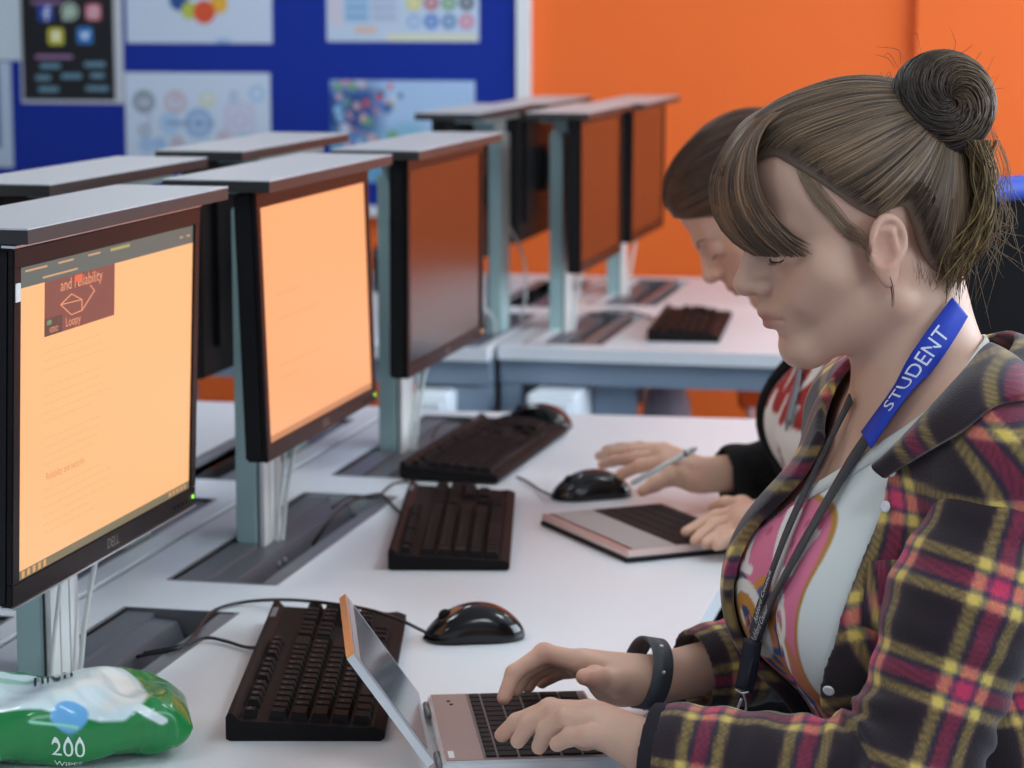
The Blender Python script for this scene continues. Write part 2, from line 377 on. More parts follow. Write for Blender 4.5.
# ------------------------------------------------------------------ monitor lifts
def make_lift(label, x0, yc, zl, mirror=False, group='monitor lifts'):
    """x0 = outer (post side) edge of the slot; local +x points to the user side before mirroring"""
    s = -1.0 if mirror else 1.0
    t = root('monitor_lift',label,'monitor lift',(x0,yc,D),0,group)
    def B(mb): 
        mb.V = [(v[0]*s,v[1],v[2]) for v in mb.V]
        if mirror: mb.F = [tuple(reversed(f)) for f in mb.F]
        return mb
    H = zl-D; L = SL/2
    # lid: thin laminate board with dark edge
    B(MB().box(0.0,SW,-L,L,H-0.0015,H)).obj('lid_top',M_lid,t)
    B(MB().box(0.0,SW,-L,L,H-0.014,H-0.0016)).obj('lid_board',M_lidedge,t)
    B(MB().box(0.01,0.075,-0.16,0.16,H-0.024,H-0.0145).box(0.015,0.06,-0.05,0.05,H-0.05,H-0.0245)).obj('lid_bracket',M_post,t)
    # column
    B(MB().box(0.004,0.032,-0.040,0.040,-0.20,H-0.0505,0.002)).obj('column',M_post,t)
    cv = MB(); g = MB()
    for k in range(3): cv.box(0.0325,0.040,-0.036+k*0.0245,-0.015+k*0.0245,-0.18,0.12)
    g.box(0.0322,0.0342,-0.038,0.038,-0.18,0.122)
    B(cv).obj('cable_cover',M_white,t); B(g).obj('cover_groove',M_groove,t)
    # tray let into the desk
    tr = MB(); r = 0.0035; e = 0.0012
    tr.box(-r,0.0,-L-r,L+r,-0.026,e).box(SW,SW+r,-L-r,L+r,-0.026,e).box(0,SW,-L-r,-L,-0.026,e).box(0,SW,L,L+r,-0.026,e)
    tr.box(SW-0.018,SW,-L,L,-0.004,-0.0005)
    B(tr).obj('tray_rim',M_tray,t)
    w_ = MB().box(-0.001,0.0,-L,L,-0.22,-0.027).box(SW,SW+0.001,-L,L,-0.22,-0.027).box(0,SW,-L-0.001,-L,-0.22,-0.027).box(0,SW,L,L+0.001,-0.22,-0.027)
    B(w_).obj('tray_wall',mat('tray_wall',srgb(88,98,102),0.5,0.2),t)
    B(MB().box(0,SW,-L,L,-0.225,-0.22)).obj('tray_floor',M_hole,t)
    pl = MB(); 
    pl.prism([(0.033,-0.008),(0.062,-0.010),(0.078,-0.055),(0.082,-0.16),(0.080,-0.16),(0.076,-0.056),(0.061,-0.012),(0.033,-0.010)],1,-L+0.004,L-0.004)
    pl.box(0.0,0.034,-L,-0.042,-0.010,-0.003).box(0.0,0.034,0.042,L,-0.010,-0.003)
    B(pl).obj('support_plate',M_trayin,t)
    for yy,zz in ((-0.066,-0.022),(-0.044,-0.022),(-0.100,-0.042),(-0.050,-0.045)):
        xx = 0.0655 + (-zz-0.02)*0.36
        B(MB().lathe([(0.0001,0.0035),(0.003,0.003),(0.0038,0.0)],(xx+0.002,yy,zz),12,0)).obj('screw',M_steel,t)
    return t
make_lift('nearest monitor lift in front row, pale lid above the lit screen',SXR[0],RA[0],1.2025)
make_lift('middle monitor lift in front row, post rising behind second lit screen',SXR[0],RA[1],1.199)
make_lift('third monitor lift in front row, carrying the dark reflecting screen',SXR[0],RA[2],1.196)
make_lift('first monitor lift of the far bench beside the dark red keyboard',SXR[0]-0.03,RB[0],1.190)
make_lift('last monitor lift of the far bench, closest to orange wall',SXR[0]-0.03,RB[1],1.184)
for lb,y,z in (('back row monitor lift with lid at the left picture edge',LA[0],1.196),('back row monitor lift with lid behind the nearest one',LA[1],1.196),
             ('back row monitor lift with lid behind the middle one',LA[2],1.196),('back row monitor lift on far bench with tall pale post in view',LB[0],1.190),('hindmost back row monitor lift beside the orange wall',LB[1],1.184)):
    make_lift(lb,SXL[1],y,z,True)

# ------------------------------------------------------------------ monitors
M_scr_on = mat('lit_screen', srgb(60,40,30), 0.3, emit=srgb(255,188,130), es=0.56)
M_scr_on2 = mat('lit_screen_warm', srgb(60,40,30), 0.3, emit=srgb(255,172,118), es=0.56)
M_scr_off = mat('dark_screen', srgb(14,11,11), 0.18, ior=2.05)
def emis(name, c, s=0.9): return mat(name, srgb(30,30,30), 0.4, emit=srgb(*c), es=s*0.58)
MWd, MHt = 0.472, 0.314
def make_monitor(label, xf, yc, zb, mirror=False, state='off', led=None, tilt=0.0, silver=False, logo=True, group='flat monitors'):
    """xf = x of the bezel front; faces +x (or -x when mirrored)"""
    s = -1.0 if mirror else 1.0
    t = root('monitor',label,'monitor',(xf,yc,zb),0,group)
    t.rotation_euler = (0,tilt,0)
    def B(mb):
        mb.V = [(v[0]*s,v[1],v[2]) for v in mb.V]
        if mirror: mb.F = [tuple(reversed(f)) for f in mb.F]
        return mb
    W = MWd/2; H = MHt; b = 0.016; bb = 0.020
    B(MB().box(-0.028,-0.004,-W,W,0,H,0.003).box(-0.036,-0.0278,-W+0.05,W-0.05,0.04,H-0.04,0.003)).obj('casing',M_black,t)
    f = MB().box(-0.006,0,-W,W,0,bb,0.0012).box(-0.006,0,-W,W,H-b-0.002,H,0.0012).box(-0.006,0,-W,-W+b,bb-0.001,H-b,0.0012).box(-0.006,0,W-b,W,bb-0.001,H-b,0.0012)
    B(f).obj('bezel',M_bezel,t)
    m = {'off':M_scr_off,'on':M_scr_on,'on2':M_scr_on2}[state]
    sc = B(MB().box(-0.0039,-0.0022,-W+b-0.001,W-b+0.001,bb-0.001,H-b-0.001)).obj('screen',m,t)
    B(MB().box(-0.0525,-0.0362,-0.04,0.04,H/2-0.05,H/2+0.05).box(-0.064 if not mirror else -0.064,-0.0527,-0.025,0.025,H/2-0.03,H/2+0.03)).obj('mount_plate',M_black,t)
    if silver:
        B(MB().box(-0.012,0.0008,-W-0.0005,W+0.0005,H+0.0003,H+0.0024)).obj('silver_edge',M_steel,t); B(MB().box(-0.012,0.0008,-W-0.0005,W+0.0005,-0.0024,-0.0003)).obj('silver_edge',M_steel,t)
    if led:
        B(MB().box(0.0003,0.001,W-0.012,W-0.008,0.008,0.012)).obj('power_light',emis('led_'+led,{'green':(150,255,60),'orange':(255,170,90)}[led],1.6),t)
        for k in range(4): B(MB().box(0.0002,0.0012,W-0.030-k*0.012,W-0.026-k*0.012,0.007,0.010)).obj('button',M_black,t)
    if logo and not mirror:
        V,F = text_mesh('DELL',0.014); V = np.stack([np.full(len(V),0.0005),V[:,0]-0.0,V[:,1]+0.0095],1)
        mk('logo',V,F,mat('logo_silver',srgb(150,140,138),0.35,0.6),t)
    return t, sc
def on_screen(t, sc, z_top_mm, items): pass
m1, s1 = make_monitor('nearest lit monitor showing an orange web page with dark toolbar',-0.899,RA[0]-0.012,0.860,state='on',led='green',tilt=math.radians(2.2),silver=True)
m2, s2 = make_monitor('second lit monitor glowing plain pale orange, dark frame',-0.884,RA[1],0.868,state='on2',led='green',tilt=math.radians(-1.8))
make_monitor('third monitor switched off, screen reflecting dull orange and desk',-0.893,RA[2],0.868,led='orange',tilt=math.radians(0.3))
make_monitor('far bench dark monitor, left one, reflecting the orange wall',-0.918,RB[0],0.868,tilt=0.0,logo=False)
make_monitor('far bench dark monitor, right one, closest to orange wall',-0.930,RB[1],0.868,tilt=math.radians(0.3),logo=False)
for lb,y in (('monitor seen from behind left of the nearest lit screen',LA[0]),('black backed monitor seen between first and second lit screens',LA[1]),
             ('black backed monitor behind the second lit screen',LA[2]),('black backed monitor behind the pale far post',LB[0]),('last black backed monitor in front of the orange wall',LB[1])):
    make_monitor(lb,-1.205,y,0.868,mirror=True,logo=False)
m1.scale=(1,1.02,1.03)
# web page on the nearest monitor (each drawn element is a thin sheet on the panel)
def scr_rect(y0,y1,z0,z1,lvl=1):
    x=-0.0022+0.0002*lvl; return MB().box(x-0.0001,x,y0,y1,z0,z1)
W=MWd/2; yl=-W+0.016; yr=W-0.016; zt=MHt-0.017; zb_=0.020
scr_rect(yl,yr,zt-0.019,zt).obj('browser_bar',emis('bar',(92,104,98),0.8),s1)
ln = MB()
for a,b,z in ((0.012,0.06,.0045),(0.085,0.12,.0045),(0.155,0.185,.0045),(0.05,0.13,.014),(0.40,0.41,.010),(0.42,0.43,.010)): ln.box(-0.0019,-0.0018,yl+a,yl+b,zt-z-0.0014,zt-z+0.0004)
ln.obj('bar_text',emis('bartext',(205,160,116)),s1)
scr_rect(yl+0.21,yl+0.26,zt-0.0065,zt-0.0038,2).obj('yellow_tab',emis('ytab',(176,168,90)),s1)
pic = scr_rect(yl+0.055,yl+0.222,zt-0.068,zt-0.019).obj('page_picture',emis('maroon',(136,72,58),0.85),s1)
def stext(txt,size,yc,zc,m,par,lvl=3,sy=1.0):
    V,F = text_mesh(txt,size); x=-0.0022+0.0002*lvl
    return mk('page_text',np.stack([np.full(len(V),x),V[:,0]*sy+yc,V[:,1]+zc],1),F,m,par)
Mt = emis('cream_text',(245,160,120))
stext('and reliability',0.015,yl+0.140,zt-0.0265,Mt,pic,sy=1.25); stext('Loopy',0.012,yl+0.12,zt-0.061,Mt,pic,sy=1.2)
pg = MB(); pts=[(0.090,0.043),(0.115,0.036),(0.140,0.044),(0.115,0.055),(0.140,0.054),(0.170,0.039),(0.160,0.033)]
for a,b in ((0,1),(1,2),(0,2),(0,3),(2,4),(5,4),(5,6),(3,4)):
    pg.tube([(-0.0014,yl+pts[a][0],zt-pts[a][1]),(-0.0014,yl+pts[b][0],zt-pts[b][1])],0.0005,4)
pg.obj('polygon_drawing',Mt,pic)
scr_rect(yl+0.055,yl+0.095,zt-0.0678,zt-0.052,2).obj('dark_corner',emis('dkc',(92,56,44)),pic)
stext('VIDEO',0.007,yl+0.075,zt-0.0635,Mt,pic)
scr_rect(yl+0.060,yl+0.070,zt-0.058,zt-0.054,3).obj('green_mark',emis('grn',(110,150,100)),pic)
scr_rect(yl+0.122,yl+0.140,zt-0.026,zt-0.020,4).obj('red_mark',emis('redm',(240,100,60)),pic)
tx = MB(); r_=random.Random(4)
for k in range(22):
    if k in (3,9,14,15): continue
    z=zt-0.082-k*0.0078; x=-0.0020; y0=yl+0.055; y1=y0+r_.uniform(0.11,0.17)
    y=y0
    while y<y1:
        l_=r_.uniform(0.006,0.016); tx.box(x-0.0001,x,y,y+l_,z-0.0006,z+0.0006); y+=l_+0.003
tx.obj('paragraph_text',emis('para',(246,180,124),0.95),s1)
stext('Reliability and security',0.010,yl+0.105,zt-0.195,emis('head_t',(214,146,98)),s1,2)
scr_rect(yl,yr,zb_,zb_+0.008).obj('task_bar',emis('task',(140,128,96),0.7),s1)
ic = MB()
for k in range(5): y=yl+0.008+k*0.012; ic.box(-0.0018,-0.0017,y,y+0.006,zb_+0.001,zb_+0.007)
for k in range(5): y=yr-0.06+k*0.011; ic.box(-0.0018,-0.0017,y,y+0.005,zb_+0.002,zb_+0.006)
ic.obj('task_icons',emis('ticon',(225,165,100)),s1)
tx2 = MB()
for z0,a,b in ((0.19,0.05,0.15),(0.16,0.05,0.22),(0.105,0.05,0.2),(0.09,0.05,0.12)):
    y=yl+a
    while y<yl+b:
        l_=r_.uniform(0.006,0.016); tx2.box(-0.0020,-0.0019,y,y+l_,z0-0.0006,z0+0.0006); y+=l_+0.003
tx2.obj('paragraph_text',emis('para2',(245,158,108),0.9),s2)
scr_rect(yl,yr,zb_,zb_+0.008).obj('task_bar',emis('task2',(205,140,96),0.85),s2)
MB().box(0.0003,0.0012,-W+0.002,-W+0.012,MHt-0.046,MHt-0.030).obj('sticker',M_white,m1)

# ------------------------------------------------------------------ cables from monitors to trays
def cable(name,label,pts,r,m,group=None,cat='cable'):
    P = spline(pts,8); o = MB().tube(P,r,8).obj(name,m,None,True); return tag(o,label,cat,group)
def wc(label,yc,x0=-0.935,dy=0.0):
    cable('monitor_cable',label,[(x0,yc+0.06+dy,0.90),(x0-0.004,yc+0.045,0.84),(x0-0.012,yc+0.03,0.78),(x0-0.014,yc+0.02,0.735),(x0-0.014,yc+0.01,0.716)],0.0028,M_wcable,'white monitor cables')
wc('white cable below the nearest lit screen, right of its post',RA[0],dy=0.04)
wc('white cable hanging below the second lit screen',RA[1],dy=0.05)
wc('white cable hanging below the third, dark screen',RA[2],dy=0.05)
wc('white cable below left dark monitor of the far bench',RB[0],-0.965,dy=0.05)
wc('white cable below right dark monitor of the far bench',RB[1],-0.965,dy=0.03)
def wc2(label,yc,x0=-0.945):
    cable('monitor_cable',label,[(x0,yc+0.01,0.88),(x0-0.002,yc-0.0,0.82),(x0-0.006,yc-0.012,0.76),(x0-0.006,yc-0.02,0.717)],0.0024,M_wcable,'white monitor cables')
wc2('thin white cable tight beside the nearest post',RA[0]-0.035); wc2('thin white cable tight beside the middle post',RA[1]+0.02); wc2('thin white cable tight beside the third post',RA[2]+0.02)
wc2('short white cable beside the first far bench post',RB[0]+0.02,-0.975)
cable('monitor_cable','white cable curling behind the dark far monitors',[(-1.16,5.2,0.93),(-1.13,5.22,0.86),(-1.11,5.16,0.79),(-1.115,5.12,0.72)],0.003,M_wcable,'white monitor cables')
cable('monitor_cable','white cable low at left of the pale far post',[(-1.155,4.80,0.86),(-1.13,4.82,0.80),(-1.118,4.88,0.76),(-1.118,4.89,0.72)],0.003,M_wcable,'white monitor cables')

# ------------------------------------------------------------------ keyboards
KL, KW = 0.434, 0.145
def kb_layout():
    """(u0,u1,v0,v1,text): u along the long side from Esc, v from the rear edge"""
    P=0.0187; ks=[]; u0=0.012
    vr=[0.014,0.038,0.0572,0.0764,0.0956,0.1148]; kh=0.0172
    x=u0; ks.append((x,x+.016,vr[0],vr[0]+.013,'Esc'))
    for g in range(3):
        for k in range(4):
            x=u0+P*(2+g*4.5+k)-0.004; ks.append((x,x+.0165,vr[0],vr[0]+.013,'F%d'%(g*4+k+1)))
    rows=[("`1234567890-=",1.0,2.0),("QWERTYUIOP[]#",1.5,1.5),("ASDFGHJKL;'",1.75,2.25),("\\ZXCVBNM,./",1.25,2.75)]
    for r,(chs,st,en) in enumerate(rows):
        v=vr[r+1]; x=u0
        if r>0: ks.append((x,x+P*st-.0017,v,v+kh,'')); x+=P*st
        for c in chs: ks.append((x,x+P-.0017,v,v+kh,c)); x+=P
        ks.append((x,u0+P*15-.0017,v,v+kh,''))
    v=vr[5]; x=u0
    for wd in (1.25,1.25,1.25,6.25,1.25,1.25,1.25,1.25): ks.append((x,x+P*wd-.0017,v,v+kh,'')); x+=P*wd
    x=u0+P*15+.006
    for r in (1,2):
        for k in range(3): ks.append((x+k*P,x+k*P+.017,vr[r],vr[r]+kh,''))
    ks.append((x+P,x+P+.017,vr[4],vr[4]+kh,''))
    for k in range(3): ks.append((x+k*P,x+k*P+.017,vr[5],vr[5]+kh,''))
    x=u0+P*18+.012
    for r in range(1,6):
        for k in range(4):
            if r==5 and k==0: ks.append((x,x+2*P-.0017,vr[5],vr[5]+kh,'0')); continue
            if r==5 and k==1: continue
            if r in (3,5) and k==3: continue
            h = kh+0.0192 if (k==3 and r in (2,4)) else kh
            ks.append((x+k*P,x+k*P+.017,vr[r],vr[r]+h,{1:' /*-',2:'789+',3:'456 ',4:'123 ',5:'  . '}[r][k]))
    return ks
KS = kb_layout()
def make_keyboard(label, loc, rz, group='black keyboards', legends=True, wear=False):
    """local frame: x = toward user, y = along the long side, origin at rear near corner"""
    t = root('keyboard',label,'keyboard',loc,rz,group)
    prof=[(0,0.002),(0.004,0),(KW-0.004,0),(KW,0.003),(KW,0.010),(KW-0.010,0.0135),(KW-0.018,0.0125),(0.013,0.019),(0.006,0.026),(0.002,0.026),(0,0.022)]
    MB().prism([(p[0],p[1]) for p in prof],1,0,KL).obj('case',M_kb,t)
    sl=(0.0125-0.019)/(KW-0.018-0.013)
    zt_=lambda v:0.019+(v-0.013)*sl
    kos=[]
    for (u0,u1,v0,v1,c) in KS[:100]:
        mb=MB(); i=0.0024; zz0=zt_(v0)+0.0002; zz1=zt_(v1)+0.0002; h=0.0068
        V=[(v0,u0,zz0),(v1,u0,zz1),(v1,u1,zz1),(v0,u1,zz0),(v0+i,u0+i,zz0+h),(v1-i,u0+i,zz1+h),(v1-i,u1-i,zz1+h),(v0+i,u1-i,zz0+h)]
        mb.add(V,[(0,3,2,1),(4,5,6,7),(0,1,5,4),(1,2,6,5),(2,3,7,6),(3,0,4,7)])
        k=mb.obj('key',M_key,t); kos.append(k)
    if legends:
        L=MB()
        for (u0,u1,v0,v1,c) in KS[:100]:
            if not c.strip(): continue
            V,F=text_mesh(c,0.0062 if len(c)==1 else 0.005)
            if not len(V): continue
            V=[(v0+0.006-q[1],u0+0.0062+q[0]+(0.002 if len(c)>1 else 0),zt_(v0+0.006)+0.0072) for q in V]
            L.add(V,F)
        L.obj('key_legends',mat('legend_white',srgb(120,112,110),0.5),t)
    MB().box(0.004,0.010,0.36,0.40,0.0262,0.0266).obj('status_panel',mat('grey_print',srgb(110,112,118),0.4),t)
    return t
kb1=make_keyboard('nearest black keyboard, behind the open laptop',(-0.722,2.055,D),math.radians(12.3))
def clone(src,label,loc,rz):
    c=src.copy(); COL.objects.link(c); c.location=tuple(float(q) for q in loc); c.rotation_euler=(0,0,rz); c['label']=label
    for ch in src.children:
        d=ch.copy(); COL.objects.link(d); d.parent=c
    return c
clone(kb1,'second black keyboard, beside the middle monitor tray',(-0.760,2.752,D),math.radians(11.5))
clone(kb1,'third black keyboard lying over the third tray, mouse behind it',(-0.893,3.300,D+0.0022),math.radians(-2.0))
clone(kb1,'small far keyboard tinted red on the far bench',(-0.790,4.835,D),math.radians(4))
clone(kb1,'dark keyboard of the back row glimpsed between first two screens',(-1.30,3.45,D),math.radians(171)+0.0)
def far_gadget():
    t=root('telephone','dark desk phone beyond the pale far post at the wall','telephone',(-1.50,5.66,D),0.3)
    MB().prism([(-0.09,0),(0.09,0),(0.09,0.02),(-0.06,0.085),(-0.09,0.085)],1,-0.09,0.09).obj('base',M_black,t)
    MB().tube(spline([(-0.07,-0.08,0.10),(-0.05,-0.04,0.118),(-0.03,0.02,0.112),(-0.03,0.08,0.09)]),0.018,10).obj('handset',M_black,t)
far_gadget()

# ------------------------------------------------------------------ mice
def make_mouse(label, tail, nose, cab, group='black mice'):
    """tail -> rear (palm) end, nose -> cable end on the desk"""
    tail=np.array(tail); nose=np.array(nose); d=nose-tail; L=float(np.hypot(d[0],d[1])); a=math.atan2(d[1],d[0])
    t=root('mouse',label,'mouse',((tail[0]+nose[0])/2,(tail[1]+nose[1])/2,D+0.001+ (cab or 0)),a,group)
    nu,nv=28,24; V=[];F=[]
    for i in range(nu+1):
        s=i/nu; x=(s-0.5)*L; e=max(0.0,1-abs(2*s-1)**3.2)**0.5; wd=0.031*e*(1+0.05*math.cos(6.28*s))
        hh=0.037*(math.sin(math.pi*min(1,(s*0.86+0.10)))**0.75)*(0.25+0.75*max(0.0,1-abs(2*s-1)**5)**0.5)
        for j in range(nv+1):
            b=math.pi*j/nv; cy=math.cos(b); sz=math.sin(b)
            V.append((x,wd*math.copysign(abs(cy)**0.75,cy),max(0,hh*sz**0.8)))
    for i in range(nu):
        for j in range(nv): q=i*(nv+1)+j; F.append((q,q+nv+1,q+nv+2,q+1))
    for i in range(nu): F.append((i*(nv+1),i*(nv+1)+nv,(i+1)*(nv+1)+nv,(i+1)*(nv+1)))
    mk('shell',V,F,M_mouse,t,True)
    MB().lathe([(0.004,-0.003),(0.0075,-0.0025),(0.0075,0.0025),(0.004,0.003)],(L*0.28,0,0.024),16,1).obj('scroll_wheel',M_black,t,True)
    return t
mo=make_mouse('nearest black mouse, right of the nearest keyboard',PZ(525,636,D),PZ(423,640,D),0)
make_mouse('middle black mouse beside the second keyboard, under the stylus hand',PZ(630,494,D),PZ(552,500,D),0)
make_mouse('far black mouse behind the third keyboard',PZ(570,430,D),PZ(506,423,D),0.0)
cable('mouse_cable','black cable from nearest mouse running behind the nearest keyboard',[PZ(425,632,.745),PZ(400,620,.7615),PZ(370,610,.7615),PZ(335,604,.7615),PZ(290,600,.747),PZ(245,602,.734),PZ(212,612,.734),PZ(190,640,.7342),PZ(172,650,.7342),PZ(140,656,.715),PZ(110,664,.705)],0.0019,M_cable,'black cables')
cable('keyboard_cable','black cable from nearest keyboard into the nearest tray',[PZ(262,648,.740),PZ(245,647,.735),PZ(225,641,.7345),PZ(205,638,.7345),PZ(180,646,.734),PZ(150,652,.715),PZ(112,658,.70)],0.0019,M_cable,'black cables')
cable('mouse_cable','black cable leading from the middle mouse toward second keyboard',[PZ(553,496,.742),PZ(540,490,.735),PZ(528,482,.734),PZ(517,477,.734)],0.0018,M_cable,'black cables')
cable('keyboard_cable','black cable looping from second keyboard into the middle tray',[PZ(404,516,.738),PZ(395,508,.735),PZ(385,498,.7365),PZ(378,494,.737),PZ(352,501,.739),PZ(330,520,.733),PZ(312,546,.70)],0.0019,M_cable,'black cables')
cable('mouse_cable','black cable from the third keyboard down to the middle tray',[PZ(408,482,.738),PZ(393,484,.735),PZ(383,492,.735),PZ(376,498,.7365),PZ(350,497,.7375),PZ(332,508,.7345)],0.0018,M_cable,'black cables')
cable('mouse_cable','thin black cable lying over the third tray',[PZ(508,415,.740),PZ(490,420,.735),PZ(462,420,.735),PZ(440,425,.733),PZ(432,440,.72),PZ(430,455,.70)],0.0018,M_cable,'black cables')
cable('keyboard_cable','thin dark cable across the far bench toward the small far keyboard',[PZ(652,318,.738),PZ(625,310,.734),PZ(600,312,.734),PZ(575,318,.734),PZ(556,322,.70)],0.002,M_cable,'black cables')

# ------------------------------------------------------------------ things under and on the far bench
def ped(label,x0,x1,y0,y1,z1,m):
    t=root('storage_cabinet',label,'cabinet',((x0+x1)/2,(y0+y1)/2,0),0,'cabinets beneath the far bench')
    MB().box(x0,x1,y0,y1,0.0,z1,0.004).obj('body',m,t,world=True)
    for k in range(3):
        z=0.03+k*(z1-0.04)/3; d_=MB().box(x0+0.01,x1-0.01,y0-0.014,y0-0.0003,z,z+(z1-0.05)/3,0.002).obj('drawer',m,t,world=True)
        MB().box((x0+x1)/2-0.03,(x0+x1)/2+0.03,y0-0.022,y0-0.0145,z+0.05,z+0.06).obj('handle',M_steel,d_,world=True)
M_cab=mat('cabinet_white',srgb(240,246,252),0.5)
ped('white under-desk cabinet nearest the gap, right of it',PY(526,400,4.62)[0],PY(575,400,4.62)[0],4.62,5.05,0.648,M_cab)
ped('white under-desk cabinet left of the gap between far benches',PY(412,400,4.60)[0],PY(447,400,4.60)[0],4.60,5.05,0.645,M_cab)
mp_=MB().box(-0.893,-0.805,4.79,4.82,0.0,0.652,0.003); tag(mp_.obj('modesty_panel',M_frame),'narrow grey blue upright panel beneath the far bench','panel')
def bag():
    t=root('rucksack','greyish lilac bag standing under the far bench','bag',(-0.775,5.0,0.0))
    bm=bmesh.new(); bmesh.ops.create_icosphere(bm,subdivisions=3,radius=1)
    for v in bm.verts:
        c=v.co; c.x=math.copysign(abs(c.x)**.6,c.x)*0.055; c.y=math.copysign(abs(c.y)**.6,c.y)*0.11; c.z=0.315+math.copysign(abs(c.z)**.6,c.z)*0.315
    V=[v.co[:] for v in bm.verts]; F=[[v.index for v in f.verts] for f in bm.faces]; bm.free()
    mk('body',V,F,mat('bag_cloth',srgb(150,140,150),0.9),t,True)
    MB().box(0.056,0.085,-0.06,0.06,0.06,0.52,0.008).obj('side_pocket',mat('bag_pale',srgb(200,200,215),0.8),t)
bag()
def chair_seatback():
    t=root('stacking_chair','orange plastic chair tucked under the far bench','chair',(-0.56,5.25,0.0))
    m=mat('orange_plastic',srgb(215,85,25),0.4)
    MB().box(-0.10,0.22,-0.2,0.2,0.43,0.455,0.008).obj('seat',m,t)
    MB().box(-0.12,0.24,0.17,0.195,0.50,0.66,0.008).obj('backrest',m,t)
    for x in (-0.09,0.2):
        for y in (-0.18,0.18): MB().tube([(x,y,0),(x,y,0.43 if y<0 else 0.52)],0.009,8).obj('leg',M_steel,t)
chair_seatback()

# ================================================================== organic shapes: smooth implicit bodies
class SDF:
    """list of blended round shapes; each entry = (kind, data, k, sign)"""
    def __init__(s): s.ops = []
    def cap(s, a, b, ra, rb, k=0.01, sign=1): s.ops.append(('c', (np.array(a,float), np.array(b,float), ra, rb), k, sign)); return s
    def chain(s, pts, rs, k=0.004):
        for i in range(len(pts)-1): s.cap(pts[i], pts[i+1], rs[i], rs[i+1], k)
        return s
    def ell(s, c, r, M=None, k=0.01, sign=1): s.ops.append(('e', (np.array(c,float), np.array(r,float), np.eye(3) if M is None else np.array(M,float)), k, sign)); return s
    def torus(s, c, R, r, M, k=0.003, sq=1.0): s.ops.append(('t', (np.array(c,float), R, r, np.array(M,float), sq), k, 1)); return s
    def _e(s, kind, q, P):
        if kind == 'c':
            a, b, ra, rb = q; ab = b-a; h = np.clip(((P-a)@ab)/(ab@ab+1e-12), 0, 1)
            return np.linalg.norm(P-a-h[:,None]*ab, axis=1) - (ra+(rb-ra)*h)
        if kind == 'e':
            c, r, M = q; L = (P-c)@M.T; k0 = np.linalg.norm(L/r, axis=1); k1 = np.linalg.norm(L/(r*r), axis=1)+1e-9; e = k0*(k0-1)/k1
            return np.where(k0 < 0.2, -r.min()*0.8, e)
        c, R, r, M, sq = q; L = (P-c)@M.T; u = np.hypot(L[:,0], L[:,2]*sq)-R; return np.hypot(u, L[:,1])-r
    def __call__(s, P):
        P = np.asarray(P, float); d = None; P2 = (P*P).sum(1)
        for kind, q, k, sign in s.ops:
            if d is None: d = s._e(kind, q, P); continue
            if kind == 'c': cc = (q[0]+q[1])/2; Rb = np.linalg.norm(q[1]-q[0])/2+max(q[2],q[3])
            elif kind == 'e': cc = q[0]; Rb = q[1].max()
            else: cc = q[0]; Rb = (q[1]+q[2])*1.4
            lim = (d if sign > 0 else -d)+k+Rb
            m = np.nonzero((P2-2*(P@cc)+cc@cc) < np.maximum(lim, 0)**2)[0]
            if not len(m): continue
            e = s._e(kind, q, P[m]); dm = d[m]
            if sign > 0:
                h = np.clip(0.5+0.5*(dm-e)/k, 0, 1); d[m] = dm*(1-h)+e*h-k*h*(1-h)
            else:
                h = np.clip(0.5-0.5*(dm+e)/k, 0, 1); d[m] = dm*(1-h)+(-e)*h+k*h*(1-h)
        return d
